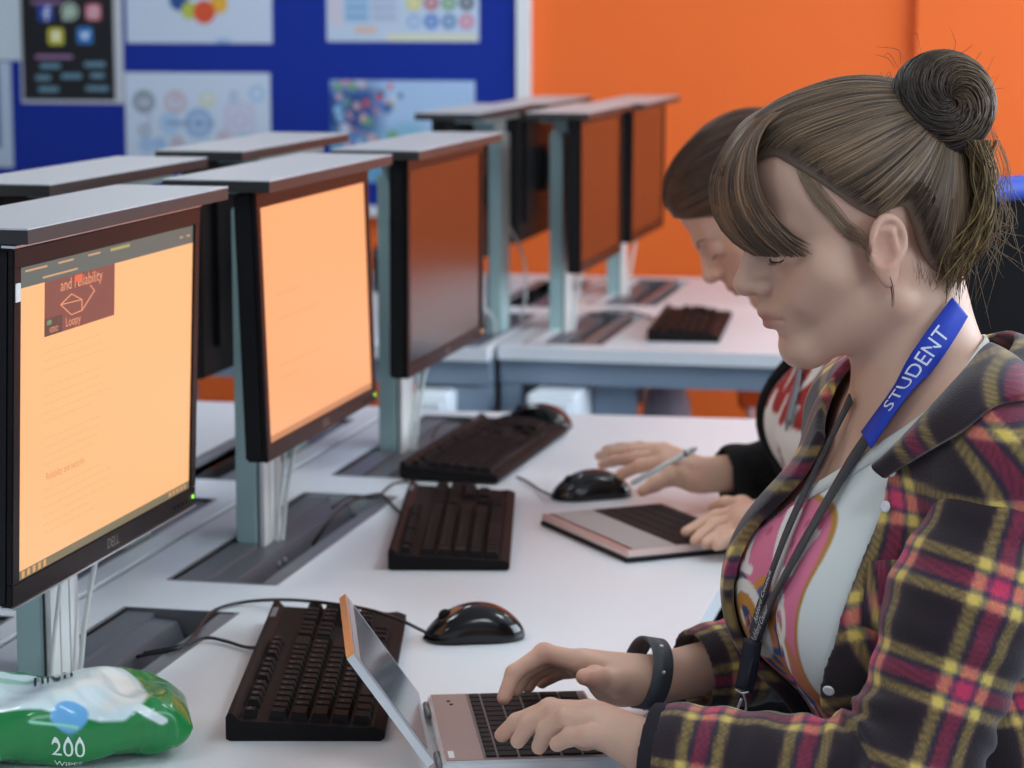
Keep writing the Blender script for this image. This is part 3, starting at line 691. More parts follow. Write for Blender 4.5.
def polygonise(f, lo, hi, h, coarse=5, smooth=1):
    """sparse surface nets: refine only the blocks the surface passes through"""
    lo = np.array(lo, float); hi = np.array(hi, float); S0 = h*2**coarse
    n = np.ceil((hi-lo)/S0).astype(int)
    g = np.stack(np.meshgrid(*[np.arange(k) for k in n], indexing='ij'), -1).reshape(-1,3); s = S0
    for lev in range(coarse+1):
        c = lo+(g+0.5)*s; d = np.concatenate([f(c[i:i+200000]) for i in range(0, len(c), 200000)]) if len(c) else np.zeros(0)
        g = g[np.abs(d) < s*0.87*1.45+h*0.5]
        if lev < coarse:
            off = np.array([(a,b,e) for a in (0,1) for b in (0,1) for e in (0,1)]); g = (g[:,None,:]*2+off[None]).reshape(-1,3); s /= 2
    off = np.array([(a,b,e) for a in (0,1) for b in (0,1) for e in (0,1)])
    B = 4096
    def key(q): return (q[...,0].astype(np.int64)+8)*B*B+(q[...,1]+8)*B+(q[...,2]+8)
    ck = key(g[:,None,:]+off[None]); uk, inv = np.unique(ck.ravel(), return_inverse=True); inv = inv.reshape(ck.shape)
    P = np.stack([uk//(B*B)-8, (uk//B)%B-8, uk%B-8], 1)*h+lo
    dv = np.concatenate([f(P[i:i+200000]) for i in range(0, len(P), 200000)])
    D8 = dv[inv]; P8 = P[inv]; neg = D8 < 0; mix = neg.any(1) & (~neg).any(1)
    g = g[mix]; D8 = D8[mix]; P8 = P8[mix]
    E = [(0,1),(2,3),(4,5),(6,7),(0,2),(1,3),(4,6),(5,7),(0,4),(1,5),(2,6),(3,7)]
    acc = np.zeros((len(g),3)); cnt = np.zeros(len(g))
    for a, b in E:
        m = (D8[:,a] < 0) != (D8[:,b] < 0); t = np.where(m, D8[:,a]/(D8[:,a]-D8[:,b]+1e-15), 0)
        acc += np.where(m[:,None], P8[:,a]+t[:,None]*(P8[:,b]-P8[:,a]), 0); cnt += m
    V = acc/cnt[:,None]
    kk = key(g); order = np.argsort(kk); ks = kk[order]
    def find(q):
        k = key(q); i = np.searchsorted(ks, k); i = np.clip(i, 0, len(ks)-1); return np.where(ks[i] == k, order[i], -1)
    F = []
    # edges from corner 0 of each cell along the axes
    for ax, cb, (o1, o2) in ((0,4,(1,2)),(1,2,(2,0)),(2,1,(0,1))):
        a, b = D8[:,0], D8[:,cb]; m = (a < 0) != (b < 0); q = g[m]; e1 = np.zeros(3,int); e1[o1] = 1; e2 = np.zeros(3,int); e2[o2] = 1
        i0 = find(q); i1 = find(q-e1); i2 = find(q-e1-e2); i3 = find(q-e2); ok = (i0>=0)&(i1>=0)&(i2>=0)&(i3>=0)
        Q = np.stack([i0,i1,i2,i3],1)[ok]; flip = (a[m] < 0)[ok]
        Q[~flip] = Q[~flip][:, ::-1]; F.append(Q)
    F = np.vstack(F)
    for _ in range(smooth):
        A = np.zeros_like(V); c = np.zeros(len(V))
        for i in range(4):
            a, b = F[:,i], F[:,(i+1)%4]; np.add.at(A, a, V[b]); np.add.at(A, b, V[a]); np.add.at(c, a, 1); np.add.at(c, b, 1)
        V = V*0.5+0.5*A/np.maximum(c,1)[:,None]
    return V, F
def grad(f, P, e=0.0015):
    G = np.stack([f(P+np.eye(3)[i]*e)-f(P-np.eye(3)[i]*e) for i in range(3)], 1); return G/(np.linalg.norm(G,axis=1)[:,None]+1e-9)
def project(f, P, off=0.0, it=4):
    for _ in range(it): P = P-(f(P)-off)[:,None]*grad(f, P)
    return P
def raymarch(f, pts, t0=1.2, t1=4.5, off=0.0):
    """where the sight lines through these picture points meet the surface f"""
    out = []
    R = np.array([ray(*p) for p in pts]); L = np.linalg.norm(R,axis=1); R = R/L[:,None]; t = np.full(len(R), t0)
    for _ in range(220):
        d = f(AC+R*t[:,None])-off; t = np.where(d > 2e-4, t+d*0.8, t)
    return AC+R*t[:,None]
def frame_of(pitch, yaw):
    """axes of a head: forward (facing -x, yaw turns it to -y), left, up"""
    f = np.array([-math.cos(pitch)*math.cos(yaw), -math.cos(pitch)*math.sin(yaw), -math.sin(pitch)])
    l = np.array([math.sin(yaw), -math.cos(yaw), 0.0]); u = np.cross(f, l); return f, l, u
class Head:
    def __init__(s, O, pitch, yaw, scale=1.0): s.O = np.array(O,float); s.f, s.l, s.u = frame_of(pitch,yaw); s.s = scale; s.M = np.stack([s.f,s.l,s.u])
    def w(s, x, y, z): return s.O+s.s*(x*s.f+y*s.l+z*s.u)
    def W(s, P): return s.O+s.s*(np.asarray(P)@s.M)
    def loc(s, P): return ((P-s.O)@s.M.T)/s.s
    def build(s, B):
        k = s.s; M = s.M; w = s.w
        def e(c, r, kk=0.01, sign=1, rot=None):
            B.ell(w(*c), np.array(r)*k, M if rot is None else rot@M, kk*k, sign)
        e((-.004,0,.048),(.088,.073,.077),.01)
        e((.040,0,.060),(.050,.062,.055),.02)              # forehead
        e((.028,0,-.015),(.060,.060,.075),.02)             # face mass
        for y in (-1,1):
            B.cap(w(.0,y*.052,-.048), w(.068,y*.012,-.078), .018*k, .016*k, .02*k)      # jaw line
            B.cap(w(.048,y*.046,-.012), w(.066,y*.032,-.030), .021*k, .018*k, .015*k)   # cheek
            B.cap(w(.070,y*.040,.034), w(.089,y*.012,.030), .006*k, .0085*k, .018*k)     # brow
        e((.076,0,-.078),(.018,.022,.017),.014)            # chin
        e((.078,0,-.045),(.022,.028,.024),.014)            # mouth mound
        for y in (-1,1):
            e((.097,y*.036,.012),(.016,.016,.011),.009,-1) # eye hollow
            B.ell(w(.0725,y*.032,.011), np.array((.0150,.0165,.0125))*k, M, .002*k)     # closed lid over the eye
            B.cap(w(.0862,y*.023,.0045), w(.0835,y*.043,.0055), .0022*k, .0018*k, .004*k)
        B.cap(w(.080,0,.034), w(.088,0,-.012), .0125*k, .0125*k, .006*k)
        B.cap(w(.0890,0,.022), w(.1085,0,-.010), .0078*k, .0098*k, .010*k)              # nose bridge
        B.ell(w(.1085,0,-.0125), np.array((.0105,.0115,.0095))*k, M, .006*k)            # nose tip
        for y in (-1,1):
            B.ell(w(.0955,y*.0125,-.0165), np.array((.0105,.0065,.0075))*k, M, .004*k)  # wing
            B.ell(w(.1015,y*.0065,-.0235), np.array((.0045,.0028,.0030))*k, M, .003*k, -1)
        B.cap(w(.098,0,-.026), w(.0985,0,-.036), .0042*k, .0055*k, .008*k)
        B.cap(w(.0985,0,-.0405), w(.085,.021,-.0455), .0056*k, .0026*k, .004*k); B.cap(w(.0985,0,-.0405), w(.085,-.021,-.0455), .0056*k, .0026*k, .004*k)
        B.cap(w(.0960,.0,-.0510), w(.085,.017,-.0490), .0066*k, .003*k, .003*k); B.cap(w(.0960,.0,-.0510), w(.085,-.017,-.0490), .0066*k, .003*k, .003*k)
        B.cap(w(.1055,0,-.0458), w(.088,.024,-.0468), .0012*k, .0012*k, .0025*k, -1); B.cap(w(.1055,0,-.0458), w(.088,-.024,-.0468), .0012*k, .0012*k, .0025*k, -1)
        e((.100,0,-.0625),(.010,.018,.005),.008,-1)
        for y in (-1,1):                                   # ears
            c,sn = math.cos(.28), math.sin(.28); R = np.array([[c,y*sn,0],[-y*sn,c,0],[0,0,1]])  # flares outward at the back
            t = .20; T = np.array([[math.cos(t),0,math.sin(t)],[0,1,0],[-math.sin(t),0,math.cos(t)]])
            A = T@R
            X,Zz=.009,-.006
            e((-.010+X,y*.0735,.004+Zz),(.0165,.005,.027),.006,1,A)
            B.torus(w(-.012+X,y*.0790,.009+Zz), .0150*k, .0034*k, A@M, .004*k, .78)
            e((-.005+X,y*.0775,-.019+Zz),(.0078,.0045,.0105),.008,1,A)
            e((-.005+X,y*.0825,.002+Zz),(.0085,.006,.0115),.005,-1,A)
            B.cap(w(-.017+X,y*.0775,.016+Zz), w(-.017+X,y*.0775,-.006+Zz), .0024*k, .0022*k, .004*k)
            B.cap(w(-.017+X,y*.0775,.016+Zz), w(-.006+X,y*.0765,.020+Zz), .0022*k, .0018*k, .004*k)
            B.ell(w(.005+X,y*.0755,-.004+Zz), np.array((.004,.003,.006))*k, M, .004*k)
    def paint(s, P, C):
        L = s.loc(P)
        def g(c, r): return np.exp(-(((L[:,0]-c[0])/r[0])**2+((np.abs(L[:,1])-c[1])/r[1])**2+((L[:,2]-c[2])/r[2])**2))
        def put(m, col): 
            nonlocal C; C = C*(1-m[:,None])+np.array(srgb(*col))*m[:,None]
        put(0.85*g((.095,.0,-.0435),(.020,.018,.0050)), (168,88,84)); put(0.75*g((.095,0,-.051),(.020,.016,.0055)), (186,104,98))
        put(0.35*g((.07,.045,-.02),(.03,.02,.02)), (214,158,138)); put(0.45*g((-.002,.082,-.006),(.020,.014,.03)), (216,150,128))
        put(0.35*g((.104,.0,-.015),(.01,.012,.01)), (206,150,134))
        return C
M_skin = mat('skin', srgb(205,170,150), 0.48, sss=0.12, attr='paint', noise=0.03, nscale=60)
def hand(B, W, wr, mcps, fingers, thumb, rf=0.0082):
    """wrist, knuckles, four finger chains and a thumb blended into one surface"""
    W = np.array(W)
    for i, m in enumerate(mcps): B.cap(W*0.8+m*0.2, m, wr*0.62, 0.0112, 0.014)
    c = sum(mcps)/4
    B.cap(W*0.55+c*0.45, c, 0.015, 0.012, 0.012)
    for m, ch in zip(mcps, fingers):
        pts = [m]+list(ch); n = len(pts)-1; rs = [rf*1.22-(rf*0.38)*i/n for i in range(n+1)]
        B.chain(pts, rs, 0.0035)
        if n >= 2: B.ell(pts[1], (rs[1]*1.08,)*3, None, 0.003)
    B.chain([np.array(t) for t in thumb], [0.0165,0.0125,0.0095,0.0078][:len(thumb)], 0.007)
SKIN = np.array(srgb(213,170,147))
def skin_mesh(name, B, lo, hi, h, parent, heads=(), reds=()):
    V, F = polygonise(B, lo, hi, h)
    C = np.tile(SKIN, (len(V),1))
    for c, r in reds:
        m = 0.55*np.exp(-(np.linalg.norm(V-c,axis=1)/r)**2); C = C*(1-m[:,None])+np.array(srgb(212,150,128))*m[:,None]
    for hd in heads: C = hd.paint(V, C)
    return mk(name, V, F, M_skin, parent, True, world=True, colors=C)
def lerp(a,b,t): return np.array(a)*(1-t)+np.array(b)*t

# ---- hair strands
HAIRC = [S(c) for c in ((62,50,42),(80,62,50),(104,80,58),(140,108,82),(54,44,38),(92,70,52),(172,140,110),(70,56,46),(120,94,66),(160,128,90))]
def strands(paths, radii, cols, nside=3):
    V=[];F=[];C=[]
    for P, r, c in zip(paths, radii, cols):
        m=len(P); T=np.gradient(P,axis=0); T/=np.linalg.norm(T,axis=1)[:,None]+1e-9
        a=np.cross(T,[0.31,0.2,0.93]); a/=np.linalg.norm(a,axis=1)[:,None]+1e-9; b=np.cross(T,a)
        tp=np.sin(np.linspace(0.25,math.pi-0.12,m))**0.6; base=len(V)
        n0=sum(len(v) for v in V) if False else None
        ring=[]
        for k in range(nside):
            t=2*math.pi*k/nside; ring.append(P+(a*math.cos(t)+b*math.sin(t))*(r*tp)[:,None])
        V.append(np.stack(ring,1).reshape(-1,3)); C.append(np.tile(c,(m*nside,1)))
    off=0
    for P in paths:
        m=len(P); i=np.arange(m-1)[:,None]*nside; k=np.arange(nside)[None]; k2=(k+1)%nside
        q=np.stack([i+k,i+k2,i+nside+k2,i+nside+k],-1).reshape(-1,4)+off; F.append(q); off+=m*nside
    return np.vstack(V),np.vstack(F),np.vstack(C)
M_hair = mat('hair', rough=0.42, attr='paint', spec=0.5)
def sdpoly(pts, X, Y):
    """signed distance to a closed polygon, negative inside"""
    d=np.full(len(X),1e9); ins=np.zeros(len(X),bool); n=len(pts)
    for i in range(n):
        x0,y0=pts[i]; x1,y1=pts[(i+1)%n]; ex,ey=x1-x0,y1-y0; k=np.clip(((X-x0)*ex+(Y-y0)*ey)/(ex*ex+ey*ey),0,1)
        d=np.minimum(d,np.hypot(X-x0-k*ex,Y-y0-k*ey)); c=((y0>Y)!=(y1>Y))&(X<(x1-x0)*(Y-y0)/(y1-y0+1e-12)+x0); ins^=c
    return np.where(ins,-d,d)
def hair_cap(hd, poly, thick, parent, name='hair', bump=0.0):
    B=SDF(); hd.build(B); k=hd.s
    skull=SDF(); skull.ell(hd.w(-.004,0,.048),np.array((.088,.073,.077))*k,hd.M); skull.ell(hd.w(.040,0,.060),np.array((.050,.062,.055))*k,hd.M,.02*k); skull.ell(hd.w(-.03,0,-.005),np.array((.052,.054,.06))*k,hd.M,.03*k)
    def f(P):
        L=hd.loc(P); e=sdpoly(poly,L[:,0],L[:,2])*k
        th=thick*np.clip(-e/0.022,0.0,1.0)**0.6
        d=skull(P)-0.0015-th
        return np.maximum(d,e+0.0005)
    return f, skull
def plaid1(t):
    """one thread direction of the check (display colours), t in periods"""
    t=t%1.0; c=np.zeros((len(t),3))
    stops=[(0.00,(36,20,29)),(0.44,(30,17,26)),(0.47,(60,40,46)),(0.50,(212,184,104)),(0.575,(218,190,88)),(0.60,(56,50,78)),(0.63,(60,40,66)),(0.65,(196,50,96)),(0.77,(206,60,92)),(0.79,(58,44,74)),(0.82,(64,56,84)),(0.85,(218,190,88)),(0.925,(212,184,104)),(0.95,(58,38,46)),(1.0,(36,20,29))]
    xs=[s[0] for s in stops]
    for i in range(3): c[:,i]=np.interp(t,xs,[s[1][i] for s in stops])
    return c
def plaid(u,v,per=0.085):
    """warm flannel check: both thread directions averaged, with a fine twill line"""
    a=plaid1(u/per+0.15); b=plaid1(v/per); tw=0.5+0.10*np.sin((u+v)*2*math.pi/.0042)[:,None]
    return S(np.clip(a*tw+b*(1-tw)+np.minimum(a,b)*.06,0,255))
M_flannel = mat('flannel', rough=0.92, attr='paint', bump=0.35, bscale=700, sheen=0.25)
M_tee = mat('tee_print', rough=0.85, attr='paint', bump=0.15, bscale=900)
def ribbon(P, N, w, t, name, material, parent, colors=None):
    """flat strap following points P lying on normals N"""
    P=np.asarray(P); N=np.array(N)
    for _ in range(14): N[1:-1]=(N[:-2]+2*N[1:-1]+N[2:])/4
    T=np.gradient(P,axis=0); T/=np.linalg.norm(T,axis=1)[:,None]+1e-9
    Sd=np.cross(T,N); Sd/=np.linalg.norm(Sd,axis=1)[:,None]+1e-9; N=np.cross(Sd,T)
    w=np.asarray(w) if hasattr(w,'__len__') else np.full(len(P),w)
    r=[P+Sd*w[:,None]/2+N*t/2, P-Sd*w[:,None]/2+N*t/2, P-Sd*w[:,None]/2-N*t/2, P+Sd*w[:,None]/2-N*t/2]
    V=np.stack(r,1).reshape(-1,3); m=len(P); F=[]
    for i in range(m-1):
        for k in range(4): F.append((i*4+k,i*4+(k+1)%4,(i+1)*4+(k+1)%4,(i+1)*4+k))
    F+= [(0,3,2,1),((m-1)*4,(m-1)*4+1,(m-1)*4+2,(m-1)*4+3)]
    o=mk(name,V,F,material,parent,True,world=True,colors=None if colors is None else np.repeat(colors,4,axis=0)); return o,(P,T,Sd,N)
def smooth_path(P,k=10,it=2):
    P=spline(P,k)
    for _ in range(it): P[1:-1]=(P[:-2]+2*P[1:-1]+P[2:])/4
    return P
def text_on(path, txt, size, s0, name, material, parent, flip=1, off=0.0013, squash=1.0):
    """lettering laid along a strap"""
    P,T,Sd,N=path; V,F=text_mesh(txt,size,'LEFT'); L=np.concatenate([[0],np.cumsum(np.linalg.norm(np.diff(P,axis=0),axis=1))])
    s=s0+V[:,0]*squash; out=[]
    for q in (P,T,Sd,N): out.append(np.stack([np.interp(s,L,q[:,i]) for i in range(3)],1))
    W=out[0]+out[2]*(V[:,1]*flip)[:,None]+out[3]*off
    return mk(name,W,F,material,parent,False,world=True)

# ================================================================== office chairs under the students
def office_chair(label, x, y, rz, group=None):
    t=root('office_chair',label,'chair',(x,y,0),rz)
    m=mat('chair_fabric',srgb(20,19,21),1.0,bump=.2,spec=.15)
    MB().box(-0.22,0.22,-0.22,0.22,0.415,0.468,0.018).obj('seat',m,t)
    bk=MB(); 
    bk.box(0.235,0.275,-0.19,0.19,0.60,1.0,0.016); bk.obj('backrest',m,t)
    MB().box(0.17,0.30,-0.03,0.03,0.395,0.414).box(0.28,0.30,-0.03,0.03,0.414,0.80).obj('back_bracket',M_black,t)
    MB().lathe([(0.026,0.10),(0.026,0.30),(0.016,0.30),(0.016,0.414)],(0,0,0),20).obj('gas_column',M_steel,t,True)
    for k in range(5):
        a=2*math.pi*k/5+0.3; c,s_=math.cos(a),math.sin(a)
        lg=MB().tube([(0.02*c,0.02*s_,0.11),(0.15*c,0.15*s_,0.10),(0.29*c,0.29*s_,0.068)],[0.022,0.018,0.014],8).obj('leg',M_black,t,True)
        MB().tube([(0.29*c-0.012*s_,0.29*s_+0.012*c,0.028),(0.29*c+0.012*s_,0.29*s_-0.012*c,0.028)],0.027,16).obj('castor',M_black,lg,True)
    return t
def lathe_axis(): pass

# ================================================================== seated student in the plaid shirt
p1 = root('person','seated student in plaid flannel shirt with hair in a bun, typing on laptop','person',(0.05,2.15,0.468))
H1 = Head((-.159,2.121,1.197), math.radians(15), math.radians(18), 1.0)
PSI=math.radians(25); FC=np.array([-math.cos(PSI),-math.sin(PSI),0]); LT=np.array([math.sin(PSI),-math.cos(PSI),0]); UPZ=np.array([0,0,1.])
MT=np.stack([FC,LT,UPZ])
def A(x,y,z): return np.array([x,y,z],float)
nb1=A(-.098,2.128,1.055)
S1=A(-.026,1.992,1.022); S2=A(-.158,2.272,1.018)
E1=A(-.105,1.925,.765); W1=PY(655,752,1.945); E2=A(-.150,2.375,.785); W2=PY(645,681,2.205)
def torso_ops(B, g=0.0):
    B.ell((-.092,2.135,.985),(.082+g,.150+g,.105+g),MT,.05)
    B.ell((-.108,2.137,.900),(.098+g,.138+g,.115+g),MT,.05)
    for s_ in (1,-1):
        c=A(-.108,2.137,.875)+FC*.078+LT*(.060*s_); B.ell(c,(.060+g,.062+g,.074+g),MT,.05)
    B.ell((-.085,2.145,.785),(.100+g,.125+g,.110+g),MT,.05)
    B.ell((-.020,2.15,.660),(.115+g,.150+g,.115+g),MT,.06)
    B.ell((.055,2.15,.578),(.120+g*.5,.170+g*.5,.095+g*.2),MT,.06)
    B.cap(nb1+A(.012,0.005,-.03), S1, .045+g, .043+g, .05); B.cap(nb1+A(.012,0.005,-.03), S2, .045+g, .043+g, .05)
def neck_ops(B): 
    B.cap(H1.w(-.018,0,-.03), nb1+A(-.004,.004,-.03), .047, .055, .03)
    B.cap(H1.w(-.034,0,.0), nb1+A(.010,.01,.0), .036, .038, .03)
K1=A(-.42,2.03,.545); K2=A(-.42,2.27,.545); A1=A(-.38,2.03,.10); A2=A(-.36,2.28,.10)
body=SDF(); torso_ops(body); neck_ops(body)
body.cap(S1,E1,.042,.033,.03); body.cap(S2,E2,.042,.033,.03)
body.cap(E1,W1,.034,.024,.02); body.cap(E2,W2,.034,.023,.02)
for hip,k,a in ((A(.05,2.07,.56),K1,A1),(A(.05,2.23,.56),K2,A2)):
    body.cap(hip,k,.078,.055,.04); body.cap(k,a,.05,.032,.02); body.cap(a+A(.02,0,-.045),a+A(-.12,0,-.065),.032,.024,.02)
H1.build(body)
# left hand (nearer the camera), fingers over the keys
mc=[PY(590,712,2.000),PY(596,717,1.983),PY(602,725,1.965),PY(609,738,1.948)]
fg=[[PY(550,709,2.008),PY(517,722,2.014),PY(502,735,2.018)],
    [PY(556,712,1.990),PY(530,724,1.998),PY(518,741,2.002)],
    [PY(567,717,1.972),PY(546,731,1.982),PY(539,747,1.990)],
    [PY(590,736,1.948),PY(570,737,1.958),PY(557,744,1.964)]]
fg=[[np.array([q[0],q[1],max(q[2],0.7562)]) for q in ch] for ch in fg]
hand(body,W1,.024,mc,fg,[lerp(W1,mc[0],.3)+A(0,.012,-.008),PY(606,736,2.012),PY(585,738,2.030),PY(566,734,2.040)])
# right hand, wrist raised, index finger pressing
mc=[PY(578,661,2.170),PY(577,662,2.190),PY(582,665,2.208),PY(592,669,2.225)]
fg=[[PY(544,653,2.160),PY(514,673,2.145),PY(504,698,2.132)],
    [PY(552,656,2.182),PY(526,672,2.176),PY(516,690,2.170)],
    [PY(560,661,2.202),PY(536,672,2.200),PY(528,686,2.198)],
    [PY(570,668,2.220),PY(550,675,2.220),PY(542,686,2.222)]]
fg=[[np.array([q[0],q[1],max(q[2],0.7562)]) for q in ch] for ch in fg]
hand(body,W2,.024,mc,fg,[lerp(W2,mc[0],.25)+A(0,-.008,-.006),PY(610,682,2.155),PY(595,677,2.135),PY(584,677,2.122)])
body.ell(PY(616,688,2.19),(.024,.02,.016),None,.012)
reds=[(fg[0][2],.02),(PY(544,653,2.16),.02),(PY(584,677,2.122),.02),(PY(504,735,2.018),.012)]
skin_mesh('body',body,(-.60,1.80,.0),(.28,2.50,1.40),.0022,p1,[H1],reds)

# eyelashes and brow of the closed eye
def lash_line(hd,f,sgn,parent,mat_):
    ph=np.radians(np.linspace(-42,58,15)); th=math.radians(-24)
    Q=np.array([hd.w(.0725+.0152*math.cos(a)*math.cos(th),sgn*(.032+.0165*math.sin(a)),.011+.0125*math.sin(th)-.0008*math.cos(2*a)) for a in ph]); Q=project(f,Q,.0003,3)
    m_=MB(); m_.tube(Q,[.0003+.0005*math.sin(math.pi*k/14) for k in range(15)],6)
    for k in range(2,15):
        o=hd.f*.0034-hd.u*.0022+hd.l*sgn*(-.001+.0035*k/14); m_.tube([Q[k],Q[k]+o*.6,Q[k]+o+hd.u*.0006],[.0003,.0002,.0001],4)
    m_.obj('eyelashes',mat_,parent,True,world=True)
for sgn in (1,-1): lash_line(H1,body,sgn,p1,mat('lash',srgb(52,36,30),0.6))
mb=MB()
for sgn in (1,-1):
    P=project(body,np.array([H1.w(.092,sgn*.014,.028),H1.w(.088,sgn*.028,.033),H1.w(.078,sgn*.043,.031)]),.0005); mb.tube(P,[.0022,.0026,.0012],6)
    mb.obj('eyebrow',mat('brow_hair',srgb(96,70,52),0.8),p1,True,world=True); mb=MB()

# ---- hair of the first student
poly=[(.112,.086),(.066,.092),(.040,.064),(.017,.036),(.000,.020),(-.010,.026),(-.024,.026),(-.030,.004),(-.034,-.022),(-.046,-.048),(-.070,-.060),(-.16,-.07),(-.16,.22),(.13,.22)]
capf,skull=hair_cap(H1,poly,.010,p1)
V,F=polygonise(capf,H1.O-.16,H1.O+.2,.0026,4,2)
n=rng.normal(size=len(V)); C=np.tile(S((54,43,37)),(len(V),1))
L=H1.loc(V); e=np.clip(-sdpoly(poly,L[:,0],L[:,2])/.012,0,1)
C=C*e[:,None]+S((138,114,96))*(1-e)[:,None]
hair1=mk('hair',V,F,M_hair,p1,True,world=True,colors=C)
BR=PY(913,138,2.115); BC=PY(942,104,2.105)
def scalp_strands(hd,capf,skull,poly,rootpt,N,seed,pal,h0=.010,lmin=.05,lmax=.13,rr=(.0004,.0009)):
    r=np.random.default_rng(seed); paths=[];rad=[];col=[]
    Vc,_=polygonise(capf,hd.O-.17,hd.O+.21,.006,3,0)
    eg_=hd.loc(Vc); eg_=-sdpoly(poly,eg_[:,0],eg_[:,2]); pw=np.where(eg_<.02,2.2,1.0); idx=r.choice(len(Vc),N,p=pw/pw.sum()); P=Vc[idx]+r.normal(size=(N,3))*.003
    L=hd.loc(P); ok=(sdpoly(poly,L[:,0],L[:,2])<-.001); P=P[ok]; N=len(P)
    step=.006; n=18; T=[]; hh=r.uniform(.001,.0035,N); length=r.uniform(lmin,lmax,N)
    f=lambda q: capf(q)
    P=P-(skull(P)-.0115)[:,None]*grad(skull,P); L=hd.loc(P); cur=P.copy(); T.append(cur.copy())
    for i in range(n-1):
        G=grad(skull,cur); d=rootpt-cur; dist=np.linalg.norm(d,axis=1); d/=dist[:,None]+1e-9
        t=d-(d*G).sum(1)[:,None]*G; t/=np.linalg.norm(t,axis=1)[:,None]+1e-9
        nxt=cur+t*np.minimum(length/n,dist*0.2)[:,None]
        for _ in range(2):
            near=np.exp(-(np.linalg.norm(nxt-rootpt,axis=1)/.03)**2)
            edge=np.clip(-sdpoly(poly,*hd.loc(nxt)[:,[0,2]].T)/.022,0.05,1)**.6
            nxt=nxt-(skull(nxt)-(.0018+.0098*edge*(h0/.010)+hh*.5+near*.012))[:,None]*grad(skull,nxt)
        cur=nxt; T.append(cur.copy())
    T=np.stack(T,1)
    Lq=hd.loc(T.reshape(-1,3)); so=sdpoly(poly,Lq[:,0],Lq[:,2]).reshape(N,n).max(1)
    for k in range(N):
        if so[k]>.0015: continue
        paths.append(T[k,1:]); rad.append(r.uniform(*rr)); q_=T[k,1]; g_=.5+.5*math.sin(q_[0]*95+q_[2]*60+2*math.sin(q_[2]*45)+r.normal()*.7); g_=g_**2.2; c=(pal[r.integers(len(pal))]*.38+(pal[0]*(1-g_)*.8+pal[min(6,len(pal)-1)]*g_*1.1)*.62)*r.uniform(.8,1.2); col.append(c)
    return paths,rad,col
pa,ra,co=scalp_strands(H1,capf,skull,poly,BR,11000,5,HAIRC,rr=(.0003,.0006))
V,F,C=strands(pa,ra,co); mk('hair_strands',V,F,M_hair,hair1,True,world=True,colors=C)
# fringe
r=np.random.default_rng(9); pa=[];ra=[];co=[]
FP=[S(c) for c in ((52,42,36),(150,112,82),(70,52,42),(128,90,62),(46,38,34),(112,84,62),(164,126,94),(60,46,38),(134,98,68),(52,40,36),(96,72,54),(48,38,34),(142,108,78))]
for k in range(1500):
    y=r.uniform(-1,1); side=abs(y)**2.5; lay=r.uniform(0,1)
    cl=FP[int((y*10+11+r.normal()*.55))%len(FP)]*r.uniform(.8,1.2)*.6+FP[5]*.4
    e=np.array([.100-.036*side-.010*lay*r.random(),.064*y,.012+.014*r.random()**2-.006*side])
    p0=np.array([.042+.01*r.random(),.030*y,.124+.002*lay]); p1_=np.array([.092-.010*side,.050*y,.128-.004*(1-lay)]); p2=np.array([.152-.032*side-.010*lay,.068*y,.066])
    t=np.linspace(0,1,14)[:,None]; Q=(1-t)**3*p0+3*(1-t)**2*t*p1_+3*(1-t)*t*t*p2+t**3*e
    pa.append(H1.W(Q)); ra.append(r.uniform(.0008,.0013)); co.append(cl)
V,F,C=strands(pa,ra,co,4); mk('fringe',V,F,M_hair,hair1,True,world=True,colors=C)
# loose temple strands swept back to the ear
pa=[];ra=[];co=[]
for k in range(34):
    a=np.array([.058-.018*r.random(),.064+.002*r.random(),.098-.01*r.random()]); b=np.array([.038+.030*r.random(),.074,.055]); c=np.array([.012+.035*r.random(),.0785,.010+.022*r.random()]); e=np.array([.012+.008*r.random(),.080,-.002-.014*r.random()])
    t=np.linspace(0,1,12)[:,None]; Q=(1-t)**3*a+3*(1-t)**2*t*b+3*(1-t)*t*t*c+t**3*e; Wp=project(body,H1.W(Q),.0016,3)
    pa.append(Wp); ra.append(r.uniform(.0002,.0004)); co.append(S((158,132,104))*r.uniform(.6,1.1))
for k in range(3):
    Q=spline([PY(884,268,2.045),PY(890,278,2.045),PY(893,292,2.05),PY(893,306,2.055)],4)+r.normal(size=3)*.001; pa.append(Q); ra.append(.0004); co.append(S((70,52,42)))
for k in range(26):     # nape
    b=PY(925+r.uniform(-18,24),262+r.uniform(-8,8),2.09); P0=project(body,b[None],.002)[0]; pa.append(spline([P0,P0+A(.002,.0,-.008),P0+A(.002+r.normal()*.003,0,-.018)],3)); ra.append(.0002); co.append(S((128,100,82)))
V,F,C=strands(pa,ra,co); mk('loose_strands',V,F,M_hair,hair1,True,world=True,colors=C)
